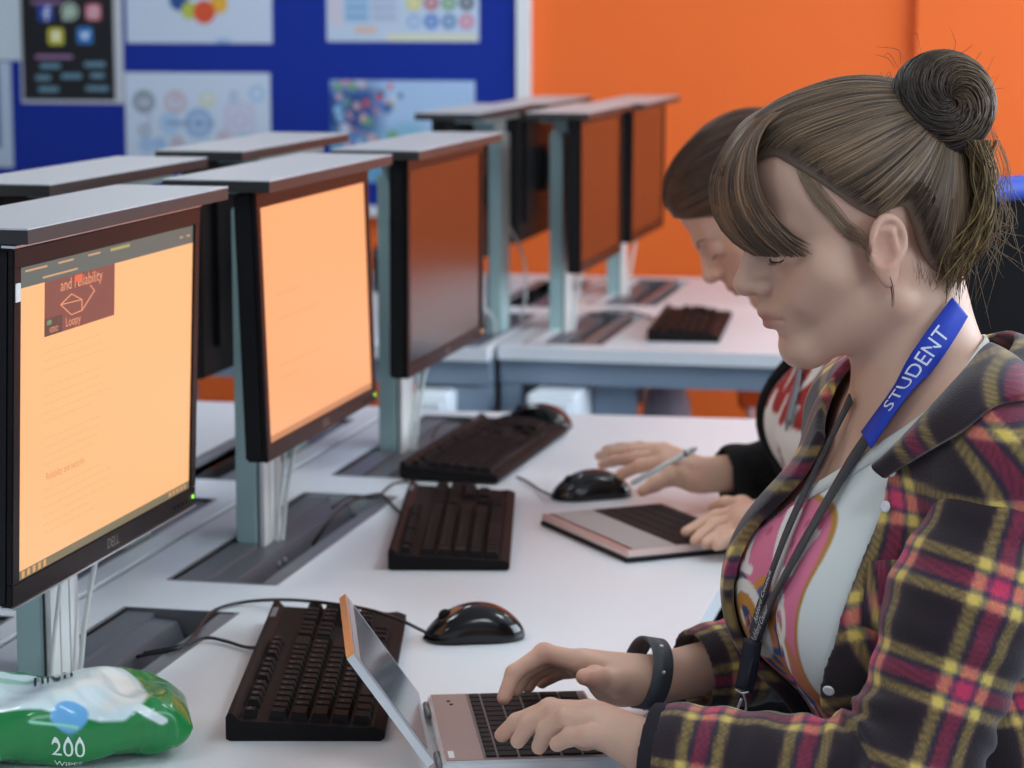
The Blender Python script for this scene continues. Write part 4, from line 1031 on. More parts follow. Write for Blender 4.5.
# bun: coiled hank round a dark core, with a tail
bx=SDF(); bx.ell(BC,(.020,.018,.020),None); bx.cap(BC,BR,.016,.024,.02)
V,F=polygonise(bx,BC-.09,BC+.09,.003,3,1); bun=mk('bun',V,F,M_hair,hair1,True,world=True,colors=np.tile(S((38,29,25)),(len(V),1)))
pa=[];ra=[];co=[]
ax=np.array([.35,-.80,.25]); ax/=np.linalg.norm(ax); e1=np.cross(ax,[0,0,1]); e1/=np.linalg.norm(e1); e2=np.cross(ax,e1)
for k in range(1700):
    a0=r.uniform(0,6.28); sp=r.uniform(1.2,3.2); rho=r.uniform(.6,1.0); ph0=r.uniform(0,6.28); t=np.linspace(0,1,16); th=a0+sp*t; ph=ph0+0.9*t
    R=.0185; rr_=.0275*rho**.35; rad_=(R+rr_*np.cos(ph)); P=BC+np.outer(np.cos(th)*rad_,e1)+np.outer(np.sin(th)*rad_,e2)+np.outer(np.sin(ph)*rr_*1.15,ax)
    pa.append(P); ra.append(r.uniform(.0005,.0010)); 
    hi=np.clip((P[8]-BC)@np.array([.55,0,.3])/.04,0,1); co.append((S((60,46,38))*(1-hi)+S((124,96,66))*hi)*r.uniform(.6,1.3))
for k in range(26):    # stray ends
    d=r.normal(size=3); d[2]=abs(d[2]); d/=np.linalg.norm(d); P0=BC+d*.043+A(-.01,0,0); pa.append(spline([P0,P0+d*.012+r.normal(size=3)*.004,P0+d*.02+r.normal(size=3)*.008],4)); ra.append(.00025); co.append(S((60,46,40)))
for k in range(40):
    P0=BR+r.normal(size=3)*.006+A(-.022,-.01,.022); d=A(-.3,-.2,.6)+r.normal(size=3)*.5; pa.append(spline([P0,P0+d*.010,P0+d*.018+r.normal(size=3)*.004],3)); ra.append(.0005); co.append(S((46,36,32)))
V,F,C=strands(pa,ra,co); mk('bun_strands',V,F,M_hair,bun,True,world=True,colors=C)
pa=[];ra=[];co=[]
for k in range(420):
    j=r.normal(size=3)*.5; w_=r.uniform(0,1); yy=2.10+r.normal()*.010
    P=spline([PY(976+r.normal()*8,140,yy),PY(986+r.normal()*5,175,yy),PY(988-14*w_+r.normal()*4,215,yy),PY(975-22*w_+r.normal()*6,248,yy),PY(952-6*w_+r.normal()*10,275+r.normal()*12,yy)],6)
    pa.append(P); ra.append(r.uniform(.0005,.0011)); co.append([S((138,112,70)),S((116,88,56)),S((158,134,88)),S((88,66,46))][r.integers(4)]*r.uniform(.8,1.15))
for k in range(45):
    yy=2.10; x0=978+r.normal()*8; P=spline([PY(x0,120,yy),PY(x0+14+r.normal()*6,170,yy),PY(x0+14+r.normal()*14,225,yy),PY(x0+10+r.normal()*22,270+r.normal()*25,yy)],6); pa.append(P); ra.append(.00028); co.append(S((150,124,92)))
V,F,C=strands(pa,ra,co); mk('bun_tail',V,F,M_hair,bun,True,world=True,colors=C)

# ---- clothes
tee=SDF(); torso_ops(tee,.006)
def cut_neck(P,f,c=(-.150,2.108,1.064),r=(.080,.083,.068)):
    d=f(P); M=MT; L=(P-np.array(c))@M.T; q=np.linalg.norm(L/np.array(r),axis=1); return np.maximum(d,-(q-1)*min(r))
def shell(f,g,t): return lambda P: np.maximum(f(P),-(g(P)))
_nF=A(-.163,2.10,1.004); _nn=np.array([-.663,-.06,.746]); _nn/=np.linalg.norm(_nn)
def tee_hug(P): return np.minimum(tee(P),np.maximum(body(P)-.003,np.linalg.norm(P-nb1,axis=1)-.13))
def tee_f(P):
    d=np.maximum(tee_hug(P),(P-_nF)@_nn); d=np.maximum(d,-(body(P)+.001)); return np.maximum(d,.60-P[:,2])
V,F=polygonise(tee_f,(-.36,1.9,.55),(.20,2.45,1.16),.0024,4,1)
def tee_paint(V):
    L=(V-A(-.108,2.137,.90))@MT.T; l=-L[:,1]; z=L[:,2]       # l grows toward her right (picture left when facing her)
    C=np.tile(S((222,226,222)),(len(V),1)); p=Paint(l,z,(0,0,0)); p.c=C; 
    return p
p=tee_paint(V); 
fr=(L:=((V-A(-.108,2.137,.90))@MT.T))[:,0]>0
u=-L[:,1]; z=L[:,2]
W_=.070; pz0,pz1=-.165,.075
q=p
q.rect(-W_-.016,.13,pz0-.02,pz1,(186,130,60),r=.05); q.rect(-W_-.012,.13,pz0-.016,pz1-.005,(222,120,150),r=.048)
q.rect(-W_-.012,.13,pz0-.016,-.02,(206,130,92),r=.045)
r5=np.random.default_rng(5)
for k in range(60):
    x=r5.uniform(-.06,.12); y=r5.uniform(-.16,-.015); c=[(212,140,60),(70,92,150),(232,228,218),(216,120,140),(86,84,104),(206,160,90),(60,74,120)][r5.integers(7)]
    if r5.random()<.5: q.disc(x,y,r5.uniform(.008,.02),c)
    else: q.ring(x,y,r5.uniform(.012,.03),.004,c)
q.ring(.045,-.045,.03,.006,(232,230,222)).ring(.045,-.045,.018,.006,(200,140,60)).disc(.0,-.10,.016,(58,90,160)).disc(-.01,-.075,.014,(212,130,70))
for k in range(26):
    x=r5.uniform(-.055,.11); y=r5.uniform(-.01,.065); q.disc(x,y,.004,(196,90,120))
def glyph(txt,x0,y0,size,th):
    V2,F2=text_mesh(txt,size,'LEFT')
for (a,b) in (((-.055,.02),(-.055,.05)),((-.055,.02),(-.03,.02)),((-.055,.05),(-.03,.05)),((-.045,.035),(-.028,.045)),((-.02,-.005),(.012,.055)),((-.012,-.005),(.02,.055)),((-.004,-.005),(.028,.055)),((-.055,-.005),(-.02,.012)),((-.045,-.012),(-.015,.0)),((.05,.0),(.07,.06)),((.08,.03),(.07,.06)),((.04,.0),(.06,.0)),((.07,.025),(.1,.05)),((.09,-.005),(.1,.05))):
    q.seg(*a,*b,.0042,(236,230,226))
m=(~fr)|(z<-.19); q.c[m]=S((222,226,222))
tee_o=mk('t_shirt',V,F,M_tee,p1,True,world=True,colors=q.c)
# neckband
_t=np.linspace(0,2*math.pi,73); _q=nb1+A(-.01,0,.0)+np.stack([np.cos(_t)*.075,np.sin(_t)*.075,0*_t],1)
for _ in range(40):
    _q=project(tee_hug,_q,0,1); _q=_q-((_q-_nF)@_nn)[:,None]*_nn*1.0
for _ in range(6): _q[1:-1]=(_q[:-2]+2*_q[1:-1]+_q[2:])/4
_q[0]=_q[-1]=(_q[1]+_q[-2])/2
ribbon(_q+grad(tee_hug,_q)*.0006,grad(tee_hug,_q),.013,.0024,'neckband',mat('tee_rib',srgb(214,216,210),.85),tee_o)
# shirt torso: open at the front
sh=SDF(); torso_ops(sh,.019)
def torso_plaid(V):
    ax_t=lerp(A(-.02,2.15,.66),A(-.092,2.135,.985),np.clip((V[:,2:3]-.66)/.325,-.4,1.3)); d=V-ax_t; L=d@MT.T
    ang=np.arctan2(L[:,1],L[:,0]); return plaid(ang*.15+.012*np.sin(V[:,2]*30),V[:,2]*1.0+.10*L[:,0]+.006*np.sin(ang*5))
_ne=raymarch(sh,[(985,345),(960,378),(930,412),(897,448),(886,480),(880,510),(862,555),(845,600),(831,650),(817,705),(800,750)])
_nl=(_ne-A(-.100,2.137,.90))@MT.T; _nz=_nl[:,2]; _na=np.arctan2(_nl[:,1],_nl[:,0]); _o=np.argsort(_nz); _nz=_nz[_o]; _na=_na[_o]
def open_front(P):
    L=(P-A(-.100,2.137,.90))@MT.T; z=L[:,2]; a=np.arctan2(L[:,1],L[:,0]); rr=np.hypot(L[:,0],L[:,1])
    hi=np.interp(z,_nz,_na); lo=np.interp(z,[-.25,-.16,-.08,.0,.08,.14,.20],[-.38,-.40,-.40,-.38,-.34,-.26,-.20])
    return np.maximum(lo-a,a-hi)*rr
def shirt_f(P):
    d=sh(P); wr=.0035*np.sin(P[:,2]*70+6*np.sin(P[:,0]*22))*np.clip((P[:,0]+.2)*6,0,1); d=d-wr*.6
    d=np.maximum(d,-(tee(P)-.003)); d=cut_neck(P,lambda Q:d,(-.125,2.115,1.075),(.110,.098,.085)) if False else np.maximum(d,-((np.linalg.norm(((P-A(-.120,2.118,1.082))@MT.T)/np.array([.105,.090,.085]),axis=1)-1)*.085))
    d=np.maximum(d,-open_front(P)); d=np.maximum(d,.56-P[:,2]); return d
V,F=polygonise(shirt_f,(-.40,1.85,.5),(.26,2.5,1.2),.0032,4,2)
shirt=mk('shirt',V,F,M_flannel,p1,True,world=True,colors=torso_plaid(V))
def sleeve(name,Sh,El,Wr,cuff_t,r0,r1,r2,bump_seed,uoff=0.0):
    cuff=lerp(El,Wr,cuff_t); B=SDF(); B.cap(Sh,lerp(Sh,El,.42),r0-.013,(r0+r1)/2-.001,.03); B.cap(lerp(Sh,El,.42),El,(r0+r1)/2-.001,r1,.03); B.cap(El,cuff,r1,r2,.03)
    inner=SDF(); inner.cap(Sh,El,r0-.026,r1-.011,.02); inner.cap(El,lerp(El,Wr,cuff_t+.2),r1-.011,r2-.008,.006)
    d1=(El-Sh)/np.linalg.norm(El-Sh); d2=(cuff-El)/np.linalg.norm(cuff-El); Ls=np.linalg.norm(El-Sh)
    def f(P):
        wq=1/(1+np.exp(-np.clip(((P-El)@(d1+d2))/.012,-40,40))); s_=wq*(Ls+(P-El)@d2)+(1-wq)*np.minimum((P-Sh)@d1,Ls+.03); fold=.0030*np.sin(s_*95+3*np.sin((P[:,1]+P[:,2])*40))*np.exp(-((s_-Ls)/.10)**2)+.0012*np.sin(s_*180+bump_seed)
        d=B(P)-fold; d=np.maximum(d,-inner(P)); d=np.maximum(d,(P-cuff)@d2-.002); return d
    lo=np.minimum(np.minimum(Sh,El),cuff)-.09; hi=np.maximum(np.maximum(Sh,El),cuff)+.09
    V,F=polygonise(f,lo,hi,.0030,4,1)
    # check follows the arm
    s2=(V-El)@d2; s1=(V-Sh)@d1; use2=(V-El)@(d1+d2)>0; s_=np.where(use2,Ls+s2,s1); ref=A(0,-1,.25)
    def ang(d,P,base):
        a=ref-(ref@d)*d; a/=np.linalg.norm(a); b=np.cross(d,a); q=P-base; return np.arctan2(q@b,q@a)
    an=np.where(use2,ang(d2,V,El),ang(d1,V,Sh)); C=plaid(an*.052+.068+uoff,s_+.05)
    return mk(name,V,F,M_flannel,shirt,True,world=True,colors=C),cuff,d2
sleeve('sleeve',S1,E1,W1,.97,.062,.056,.043,0.,.0)
sleeve('sleeve',S2,E2,W2,.80,.060,.052,.041,2.)
def cuff_band(El,Wr,t,r,name,m,wd=.022):
    c=lerp(El,Wr,t); d=(Wr-El)/np.linalg.norm(Wr-El); B=SDF(); B.cap(c-d*wd/2,c+d*wd/2,r,r-.002,.01)
    inner=SDF(); inner.cap(c-d*.05,c+d*.05,r-.006,r-.008,.01)
    f=lambda P: np.maximum(np.maximum(B(P),-inner(P)),np.abs((P-c)@d)-wd/2)
    V,F=polygonise(f,c-.08,c+.08,.0024,3,1); return mk(name,V,F,m,shirt,True,world=True)
M_dkcuff=mat('dark_lining',srgb(34,28,36),0.95)
cuff_band(E1,W1,.99,.0425,'cuff',M_dkcuff,.016)
# collar: folded band sitting on the shoulders around the neck
def sheet_between(A_,B_,name,m,parent,thick=.003,n=5,paintfn=None,sag=.006):
    P=spline(A_,16); Q=spline(B_,16); V=[];k=len(P)
    T=np.gradient(P,axis=0); Wd=Q-P; N=np.cross(T,Wd); N/=np.linalg.norm(N,axis=1)[:,None]+1e-9
    sgn=np.sign((N@np.array([0,-.6,.8])))[:,None]; N=N*np.where(sgn==0,1,sgn)
    for s_ in (1,-1):
        for i in range(n+1):
            t=i/n; V.append(P*(1-t)+Q*t+N*(sag*math.sin(math.pi*t)+s_*thick/2))
    V=np.stack(V,1); F=[]; c=2*(n+1); k=len(P)
    for i in range(k-1):
        for j in range(n): F.append((i*c+j,i*c+j+1,(i+1)*c+j+1,(i+1)*c+j)); b=n+1; F.append((i*c+b+j,(i+1)*c+b+j,(i+1)*c+b+j+1,i*c+b+j+1))
        F.append((i*c,(i+1)*c,(i+1)*c+n+1,i*c+n+1)); F.append((i*c+n,i*c+2*n+1,(i+1)*c+2*n+1,(i+1)*c+n))
    for i in (0,k-1): F.append(tuple([i*c+j for j in range(n+1)]+[i*c+n+1+j for j in range(n,-1,-1)]))
    V=V.reshape(-1,3); C=paintfn(V) if paintfn else None
    return mk(name,V,F,m,parent,True,world=True,colors=C)
def on(f,pts,off): return raymarch(f,pts,off=off)
shirt_near=lambda P: np.minimum(np.minimum(sh(P),body(P)),1e9)
inn=on(sh,[(878,462),(897,444),(930,409),(960,376),(988,345)],.006)
out=on(sh,[(884,478),(925,452),(962,430),(996,404),(1035,398)],.007)
back_i=[inn[-1],A(-.036,2.075,1.105),A(-.028,2.115,1.115),A(-.045,2.165,1.110),A(-.10,2.20,1.085),A(-.165,2.20,1.045)]
back_o=[out[-1],A(.004,2.05,1.065),A(.024,2.12,1.075),A(.0,2.20,1.068),A(-.07,2.24,1.05),A(-.15,2.235,1.02)]
def colp(V): return plaid((V@np.array([.7,-.3,.6]))*1.0,(V@np.array([-.5,.2,.8]))*1.0)
sheet_between(list(inn)+back_i[1:],list(out)+back_o[1:],'collar',M_flannel,shirt,.004,26,colp,.008)
# placket facing strip along the near edge, buttons, chest pocket flap
pl_px=[(882,452),(876,500),(862,545),(845,600),(832,650),(822,700),(816,740)]
b_pts=on(sh,[(893,471),(886,507),(829,690)],.0045)
for q in b_pts:
    n_=grad(sh,q[None])[0]; a_=np.cross(n_,[0,0,1]); a_/=np.linalg.norm(a_); b_=np.cross(n_,a_); mb=MB(); V=[];F=[]; 
    pr=[(0.0045,0),(0.0052,.0012),(0.004,.0022),(0.0025,.0018)]
    for rr_,hh_ in pr:
        for k in range(14): V.append(q+n_*hh_+(a_*math.cos(2*math.pi*k/14)+b_*math.sin(2*math.pi*k/14))*rr_)
    for i in range(3):
        for k in range(14): F.append((i*14+k,i*14+(k+1)%14,(i+1)*14+(k+1)%14,(i+1)*14+k))
    F.append(tuple(range(42,56))); mk('button',V,F,mat('pearl',srgb(225,225,228),0.25),shirt,True,world=True)
fa=on(sh,[(868,562),(885,560),(905,560),(915,561)],.0050); fb=on(sh,[(862,625),(880,632),(898,630),(910,622)],.0062)
sheet_between(fa,fb,'pocket_flap',M_flannel,shirt,.003,5,lambda V:plaid((V@np.array([.9,0,.2]))+.02,(V@np.array([.1,.1,1]))+.03,.06),.003)
# trousers and shoes
tr=SDF(); tr.ell((-.0,2.15,.60),(.125,.165,.09),MT,.05); tr.ell((.055,2.15,.572),(.130,.178,.092),MT,.05)
for hip,k,a in ((A(.05,2.07,.56),K1,A1),(A(.05,2.23,.56),K2,A2)): tr.cap(hip,k,.084,.064,.04); tr.cap(k,a+A(0,0,.01),.062,.046,.03)
def tr_f(P): return np.maximum(np.maximum(tr(P),-(body(P)-.001)),np.maximum(P[:,2]-.66,.469-P[:,2]-np.clip((-.16-P[:,0])*4,0,.45)))
V,F=polygonise(tr_f,(-.55,1.9,.0),(.24,2.42,.70),.004,4,1); mk('trousers',V,F,mat('denim',srgb(40,46,66),0.9,bump=.3),p1,True,world=True)
for a in (A1,A2):
    B=SDF(); B.cap(a+A(.03,0,-.055),a+A(-.13,0,-.062),.040,.034,.02); B.cap(a+A(0,0,-.01),a+A(.01,0,-.05),.042,.042,.02)
    V,F=polygonise(lambda P:np.maximum(B(P),.002-P[:,2]),a-.2,a+.12,.004,3,1); mk('shoe',V,F,mat('canvas_shoe',srgb(60,60,66),0.8),p1,True,world=True)

# wrist strap, loose round the raised wrist
dW=(W2-E2)/np.linalg.norm(W2-E2)
strap=root('fitness_band','dark grey rubber wristband loose on the raised wrist','wristband',tuple(PY(643,672,2.215)))
def band(cpx,Y,ax_,rx,rz,wd,th):
    c=PY(*cpx,Y); a_=np.array([0,1,0.])-np.array([0,1,0.])@ax_*ax_; a_/=np.linalg.norm(a_); b_=np.cross(ax_,a_); V=[];F=[];n=40
    for k in range(n):
        t=2*math.pi*k/n; rd=a_*math.cos(t)*rx+b_*math.sin(t)*rz; nn=rd/np.linalg.norm(rd)
        for (w0,t0) in ((-wd/2,0),(wd/2,0),(wd/2,th),(-wd/2,th)): V.append(c+rd+ax_*w0+nn*t0)
    for k in range(n):
        for j in range(4): F.append((k*4+j,k*4+(j+1)%4,((k+1)%n)*4+(j+1)%4,((k+1)%n)*4+j))
    return V,F,c,a_,b_
axb=dW*.93+A(-.12,0,.30); axb/=np.linalg.norm(axb)
V,F,c_,a_,b_=band((647,673),2.212,axb,.030,.0315,.020,.0028); mk('strap',V,F,mat('rubber_grey',srgb(66,68,74),0.5),strap,True,world=True)
for t in (1.1,-0.4,2.0,-1.2):
    rd=-(a_*math.cos(t)*.030)*1+b_*math.sin(t)*.0315; 
    q=c_+rd*1.10+axb*.0; MB().lathe([(0.0022,-.001),(0.0022,.001),(0.0001,.0014)],(0,0,0),10,1); mb=MB(); mb.tube([q-rd/np.linalg.norm(rd)*.0005,q+rd/np.linalg.norm(rd)*.0009],.0018,10); mb.obj('stud',M_steel,strap,True,world=True)

# ---- lanyard
lan=root('lanyard','blue and dark lanyard round the neck of the student in plaid','lanyard',tuple(nb1))
surf=lambda P: np.minimum(body(P),tee(P))
M_lan=mat('lanyard_blue',srgb(28,62,190),0.6,bump=.2,bscale=1500); M_lan2=mat('lanyard_dark',srgb(52,54,60),0.6,bump=.2,bscale=1500); M_lan3=mat('lanyard_navy',srgb(24,32,48),0.5)
pts=on(surf,[(960,307),(950,322),(936,342),(915,372),(896,398),(878,423),(866,440)],.0065); pass
P=smooth_path(pts,8,3); N=grad(surf,P); 
o,pth=ribbon(P,N,.0235,.0014,'blue_strap',M_lan,lan)
Lr=np.linalg.norm(np.diff(P,axis=0),axis=1).sum()
Pr=(P[::-1],-pth[1][::-1],-pth[2][::-1]*1,pth[3][::-1])
text_on(Pr,'STUDENT',0.0195,Lr*.22,'lettering',mat('white_ink',srgb(225,232,245),0.6),o,flip=-1,squash=1.0)
pts2=on(surf,[(868,437),(852,460),(835,488),(816,520),(798,552),(780,585),(765,615),(754,640)],.005); P2=smooth_path(pts2,8,6); P2=np.vstack([P2,PY(748,668,P2[-1][1]-.004)[None],PY(745,684,P2[-1][1]-.005)[None]])
o2,pth2=ribbon(P2,grad(surf,P2),np.linspace(.014,.013,len(P2)),.0014,'dark_strap',M_lan2,lan)
pts3=on(surf,[(851,398),(842,416),(826,448),(808,485),(790,524),(776,560),(762,600),(753,636)],.005); P3=smooth_path(pts3,8,6)
o3,pth3=ribbon(P3,grad(surf,P3),.011,.0014,'dark_strap',M_lan2,lan)
def rev(p): return (p[0][::-1],-p[1][::-1],-p[2][::-1],p[3][::-1])
Mw=mat('white_ink',srgb(225,232,245),0.6)
text_on(rev(pth2),'C Ashford Council',0.0095,.030,'lettering',Mw,o2,flip=-1)
text_on(rev(pth3),'Ashford Council',0.0085,.020,'lettering',Mw,o3,flip=-1)
e=P2[-1]; MB().box(-.009,.009,-.002,.002,-.016,.010,.001)
Q=spline([PY(753,640,e[1]),PY(749,665,e[1]),PY(744,690,e[1])],5)
ribbon(Q,np.tile(A(-.3,-1,.1),(len(Q),1)),.017,.003,'navy_loop',M_lan3,lan)
h0=PY(743,690,e[1]-.002)
mb=MB().tube(spline([h0+A(-.007,0,0),h0+A(0,0,-.003),h0+A(.007,0,0)],5),.0011,6); mb.obj('ring',M_steel,lan,True,world=True)
MB().tube(spline([h0+A(0,0,-.002),h0+A(.003,0,-.012),h0+A(.002,0,-.024),h0+A(-.003,0,-.027),h0+A(-.005,0,-.020),h0+A(-.001,0,-.008)],5),.0013,6).obj('hook',M_steel,lan,True,world=True)
MB().box(h0[0]-.005,h0[0]+.004,h0[1]-.001,h0[1]+.001,h0[2]-.046,h0[2]-.027,.0006).obj('tag',mat('clear_tag',srgb(205,208,212),0.3),lan,world=True)
c1=office_chair('black office chair beneath the student in plaid','a' and 0.06,2.15,0.0)

# ================================================================== second student behind
p2=root('person','student behind in black cardigan looking down, holding a white stylus','person',(-.19,3.14,0.468))
H2=Head((-.352,3.10,1.136),math.radians(42),math.radians(6),.99)
ps=math.radians(14); F2=np.array([-math.cos(ps),-math.sin(ps),0]); L2=np.array([math.sin(ps),-math.cos(ps),0]); MT2=np.stack([F2,L2,UPZ])
nb2=A(-.235,3.12,1.035); T1=nb2+L2*.155+A(.02,0,-.045); T2=nb2-L2*.155+A(.0,0,-.045)
def torso2(B,g=0.0):
    B.ell((-.215,3.12,.93),(.085+g,.145+g,.10+g),MT2,.05); B.ell((-.225,3.12,.845),(.10+g,.132+g,.11+g),MT2,.05)
    for s_ in (1,-1): B.ell(A(-.225,3.12,.86)+F2*.065+L2*(.062*s_),(.052+g,.06+g,.06+g),MT2,.03)
    B.ell((-.20,3.13,.73),(.10+g,.125+g,.11+g),MT2,.05); B.ell((-.195,3.14,.62),(.12+g,.155+g,.105+g),MT2,.06); B.ell((-.19,3.14,.575),(.12+g*.5,.17+g*.5,.09+g*.2),MT2,.05)
    B.cap(nb2+A(.01,0,-.03),T1,.043+g,.042+g,.05); B.cap(nb2+A(.01,0,-.03),T2,.043+g,.042+g,.05)
EL1=A(-.200,2.915,.775); WL1=PZ(775,522,.780); EL2=A(-.190,3.345,.790); WL2=PY(702,476,3.19)
b2=SDF(); torso2(b2); b2.cap(H2.w(-.03,0,-.035),nb2+A(0,0,-.02),.047,.055,.03)
b2.cap(T1,EL1,.041,.033,.03); b2.cap(T2,EL2,.041,.033,.03); b2.cap(EL1,WL1,.033,.023,.02); b2.cap(EL2,WL2,.033,.024,.02)
k1,k2=A(-.52,3.03,.545),A(-.52,3.26,.545); a1,a2=A(-.48,3.03,.10),A(-.46,3.27,.10)
for hip,k,a in ((A(-.19,3.06,.56),k1,a1),(A(-.19,3.22,.56),k2,a2)):
    b2.cap(hip,k,.078,.055,.04); b2.cap(k,a,.05,.032,.02); b2.cap(a+A(.02,0,-.045),a+A(-.12,0,-.065),.032,.024,.02)
H2.build(b2)
mc=[PY(667,463,3.215),PY(662,457,3.235),PY(660,452,3.255),PY(664,450,3.275)]
fg=[[PY(640,466,3.235),PY(622,474,3.25),PY(612,484,3.262)],[PY(634,459,3.27),PY(614,461,3.30),PY(602,465,3.325)],[PY(632,452,3.30),PY(612,453,3.34),PY(599,456,3.375)],[PY(640,448,3.31),PY(620,448,3.35),PY(606,450,3.385)]]
fg=[[np.array([q[0],q[1],max(q[2],.7395)]) for q in ch] for ch in fg]
hand(b2,WL2,.024,mc,fg,[lerp(WL2,mc[0],.3)+A(0,-.01,-.008),PY(672,476,3.17),PY(655,484,3.155),PY(642,491,3.15)])
mc=[PY(738,512,2.955),PY(738,520,2.935),PY(742,528,2.917),PY(748,535,2.900)]
fg=[[PY(716,517,2.958),PY(700,525,2.945),PY(686,532,2.925)],[PY(715,525,2.935),PY(702,535,2.915),PY(695,543,2.900)],[PY(722,533,2.912),PY(712,540,2.895),PY(706,546,2.885)],[PY(730,538,2.895),PY(722,543,2.882),PY(717,547,2.876)]]
fg=[[np.array([q[0],q[1],max(q[2],.7515)]) for q in ch] for ch in fg]
hand(b2,WL1,.024,mc,fg,[lerp(WL1,mc[0],.3)+A(0,.014,-.004),PY(742,506,2.985),PY(726,504,3.005),PY(714,507,3.015)])
skin_mesh('body',b2,(-.70,2.75,.0),(.20,3.55,1.36),.0028,p2,[H2],[(mc[0],.02)])
poly2=[(.106,.080),(.082,.066),(.062,.052),(.045,.040),(.018,.030),(-.004,.036),(-.028,.034),(-.037,.010),(-.040,-.020),(-.052,-.048),(-.070,-.060),(-.16,-.07),(-.16,.22),(.13,.22)]
cf2,sk2=hair_cap(H2,poly2,.010,p2); V,F=polygonise(cf2,H2.O-.18,H2.O+.2,.003,4,2)
P2C=[S(c) for c in ((92,66,52),(110,80,60),(76,56,46),(124,92,68),(84,62,50))]
h2=mk('hair',V,F,M_hair,p2,True,world=True,colors=np.tile(S((90,66,52)),(len(V),1)))
RT2=H2.w(-.092,0,.02)
pa,ra,co=scalp_strands(H2,cf2,sk2,poly2,RT2,2600,8,P2C,rr=(.0006,.0012)); V,F,C=strands(pa,ra,co); mk('hair_strands',V,F,M_hair,h2,True,world=True,colors=C)
pt=SDF(); q0=RT2; q1=H2.w(-.115,0,.0); q2_=A(-.20,3.13,1.12); q3=A(-.16,3.14,.98); pt.chain([q0,q1,q2_,q3],[.02,.026,.024,.010],.02)
V,F=polygonise(pt,np.min([q0,q1,q2_,q3],0)-.06,np.max([q0,q1,q2_,q3],0)+.06,.004,3,1); mk('ponytail',V,F,M_hair,h2,True,world=True,colors=np.tile(S((92,68,52)),(len(V),1)))
mb=MB()
for sgn in (1,-1):
    lash_line(H2,b2,sgn,p2,mat('lash',srgb(52,36,30),0.6))
    P=project(b2,np.array([H2.w(.092,sgn*.014,.028),H2.w(.088,sgn*.028,.033),H2.w(.078,sgn*.043,.031)]),.0005); MB().tube(P,[.0012,.0016,.0008],6).obj('eyebrow',mat('brow_hair_light',srgb(150,112,90),0.8),p2,True,world=True)
tee2=SDF(); torso2(tee2,.006)
def tee2_f(P):
    d=tee2(P); L=(P-A(-.27,3.10,1.04))@MT2.T; d=np.maximum(d,-((np.linalg.norm(L/np.array([.085,.085,.07]),axis=1)-1)*.07)); d=np.maximum(d,-(b2(P)+.001)); return np.maximum(d,.60-P[:,2])
V,F=polygonise(tee2_f,(-.42,2.9,.55),(.10,3.35,1.10),.004,4,1); L=(V-A(-.225,3.12,.86))@MT2.T; pq=Paint(-L[:,1],L[:,2],(0,0,0)); pq.c=np.tile(S((226,222,216)),(len(V),1))
for x in (-.09,-.045,0.,.045): pq.seg(x-.018,.025,x,.095,.009,(160,38,36)).seg(x+.018,.025,x,.095,.009,(160,38,36)).rect(x-.014,x+.014,.045,.056,(160,38,36))
for k in range(14): a=k*.45; pq.ring(-.05+.02*math.cos(a*2),-.045+.028*math.sin(a*1.7),.008,.0015,(150,130,135))
pq.c[L[:,0]<0]=S((226,222,216)); mk('t_shirt',V,F,M_tee,p2,True,world=True,colors=pq.c)
cg=SDF(); torso2(cg,.020)
def card_f(P):
    d=cg(P); d=np.maximum(d,-(tee2(P)-.003)); L=(P-A(-.225,3.12,.86))@MT2.T; an=np.arctan2(L[:,1],L[:,0]+.02); m=np.maximum(-.55-an,an-1.10)*np.hypot(L[:,0]+.02,L[:,1])
    d=np.maximum(d,-m); L3=(P-A(-.25,3.11,1.06))@MT2.T; d=np.maximum(d,-((np.linalg.norm(L3/np.array([.10,.085,.085]),axis=1)-1)*.085)); return np.maximum(d,.56-P[:,2])
V,F=polygonise(card_f,(-.45,2.85,.5),(.14,3.4,1.15),.004,4,1); M_blk=mat('black_knit',srgb(17,17,20),0.95,bump=.3,bscale=500); card=mk('cardigan',V,F,M_blk,p2,True,world=True)
for Sh,El,Wr,ct in ((T1,EL1,WL1,.86),(T2,EL2,WL2,.90)):
    cuff=lerp(El,Wr,ct); d2=(cuff-El)/np.linalg.norm(cuff-El); B=SDF(); B.cap(Sh,El,.060,.050,.02); B.cap(El,cuff,.050,.036,.03); I=SDF(); I.cap(Sh,El,.045,.036,.02); I.cap(El,lerp(El,Wr,1.15),.036,.029,.02)
    f=lambda P,B=B,I=I,c=cuff,d=d2: np.maximum(np.maximum(B(P)-.002*np.sin(P[:,0]*130+P[:,2]*60),-I(P)),(P-c)@d)
    V,F=polygonise(f,np.minimum(np.minimum(Sh,El),cuff)-.09,np.maximum(np.maximum(Sh,El),cuff)+.09,.004,4,1); mk('sleeve',V,F,M_blk,card,True,world=True)
tr=SDF(); tr.ell((-.20,3.14,.60),(.125,.165,.09),MT2,.05); tr.ell((-.19,3.14,.572),(.130,.178,.092),MT2,.05)
for hip,k,a in ((A(-.19,3.06,.56),k1,a1),(A(-.19,3.22,.56),k2,a2)): tr.cap(hip,k,.084,.064,.04); tr.cap(k,a+A(0,0,.01),.062,.046,.03)
V,F=polygonise(lambda P:np.maximum(np.maximum(tr(P),-(b2(P)-.001)),np.maximum(P[:,2]-.66,.469-P[:,2]-np.clip((-.36-P[:,0])*4,0,.45))),(-.65,2.9,.0),(.16,3.42,.70),.005,4,1); mk('trousers',V,F,mat('black_denim',srgb(24,25,30),0.9,bump=.3),p2,True,world=True)
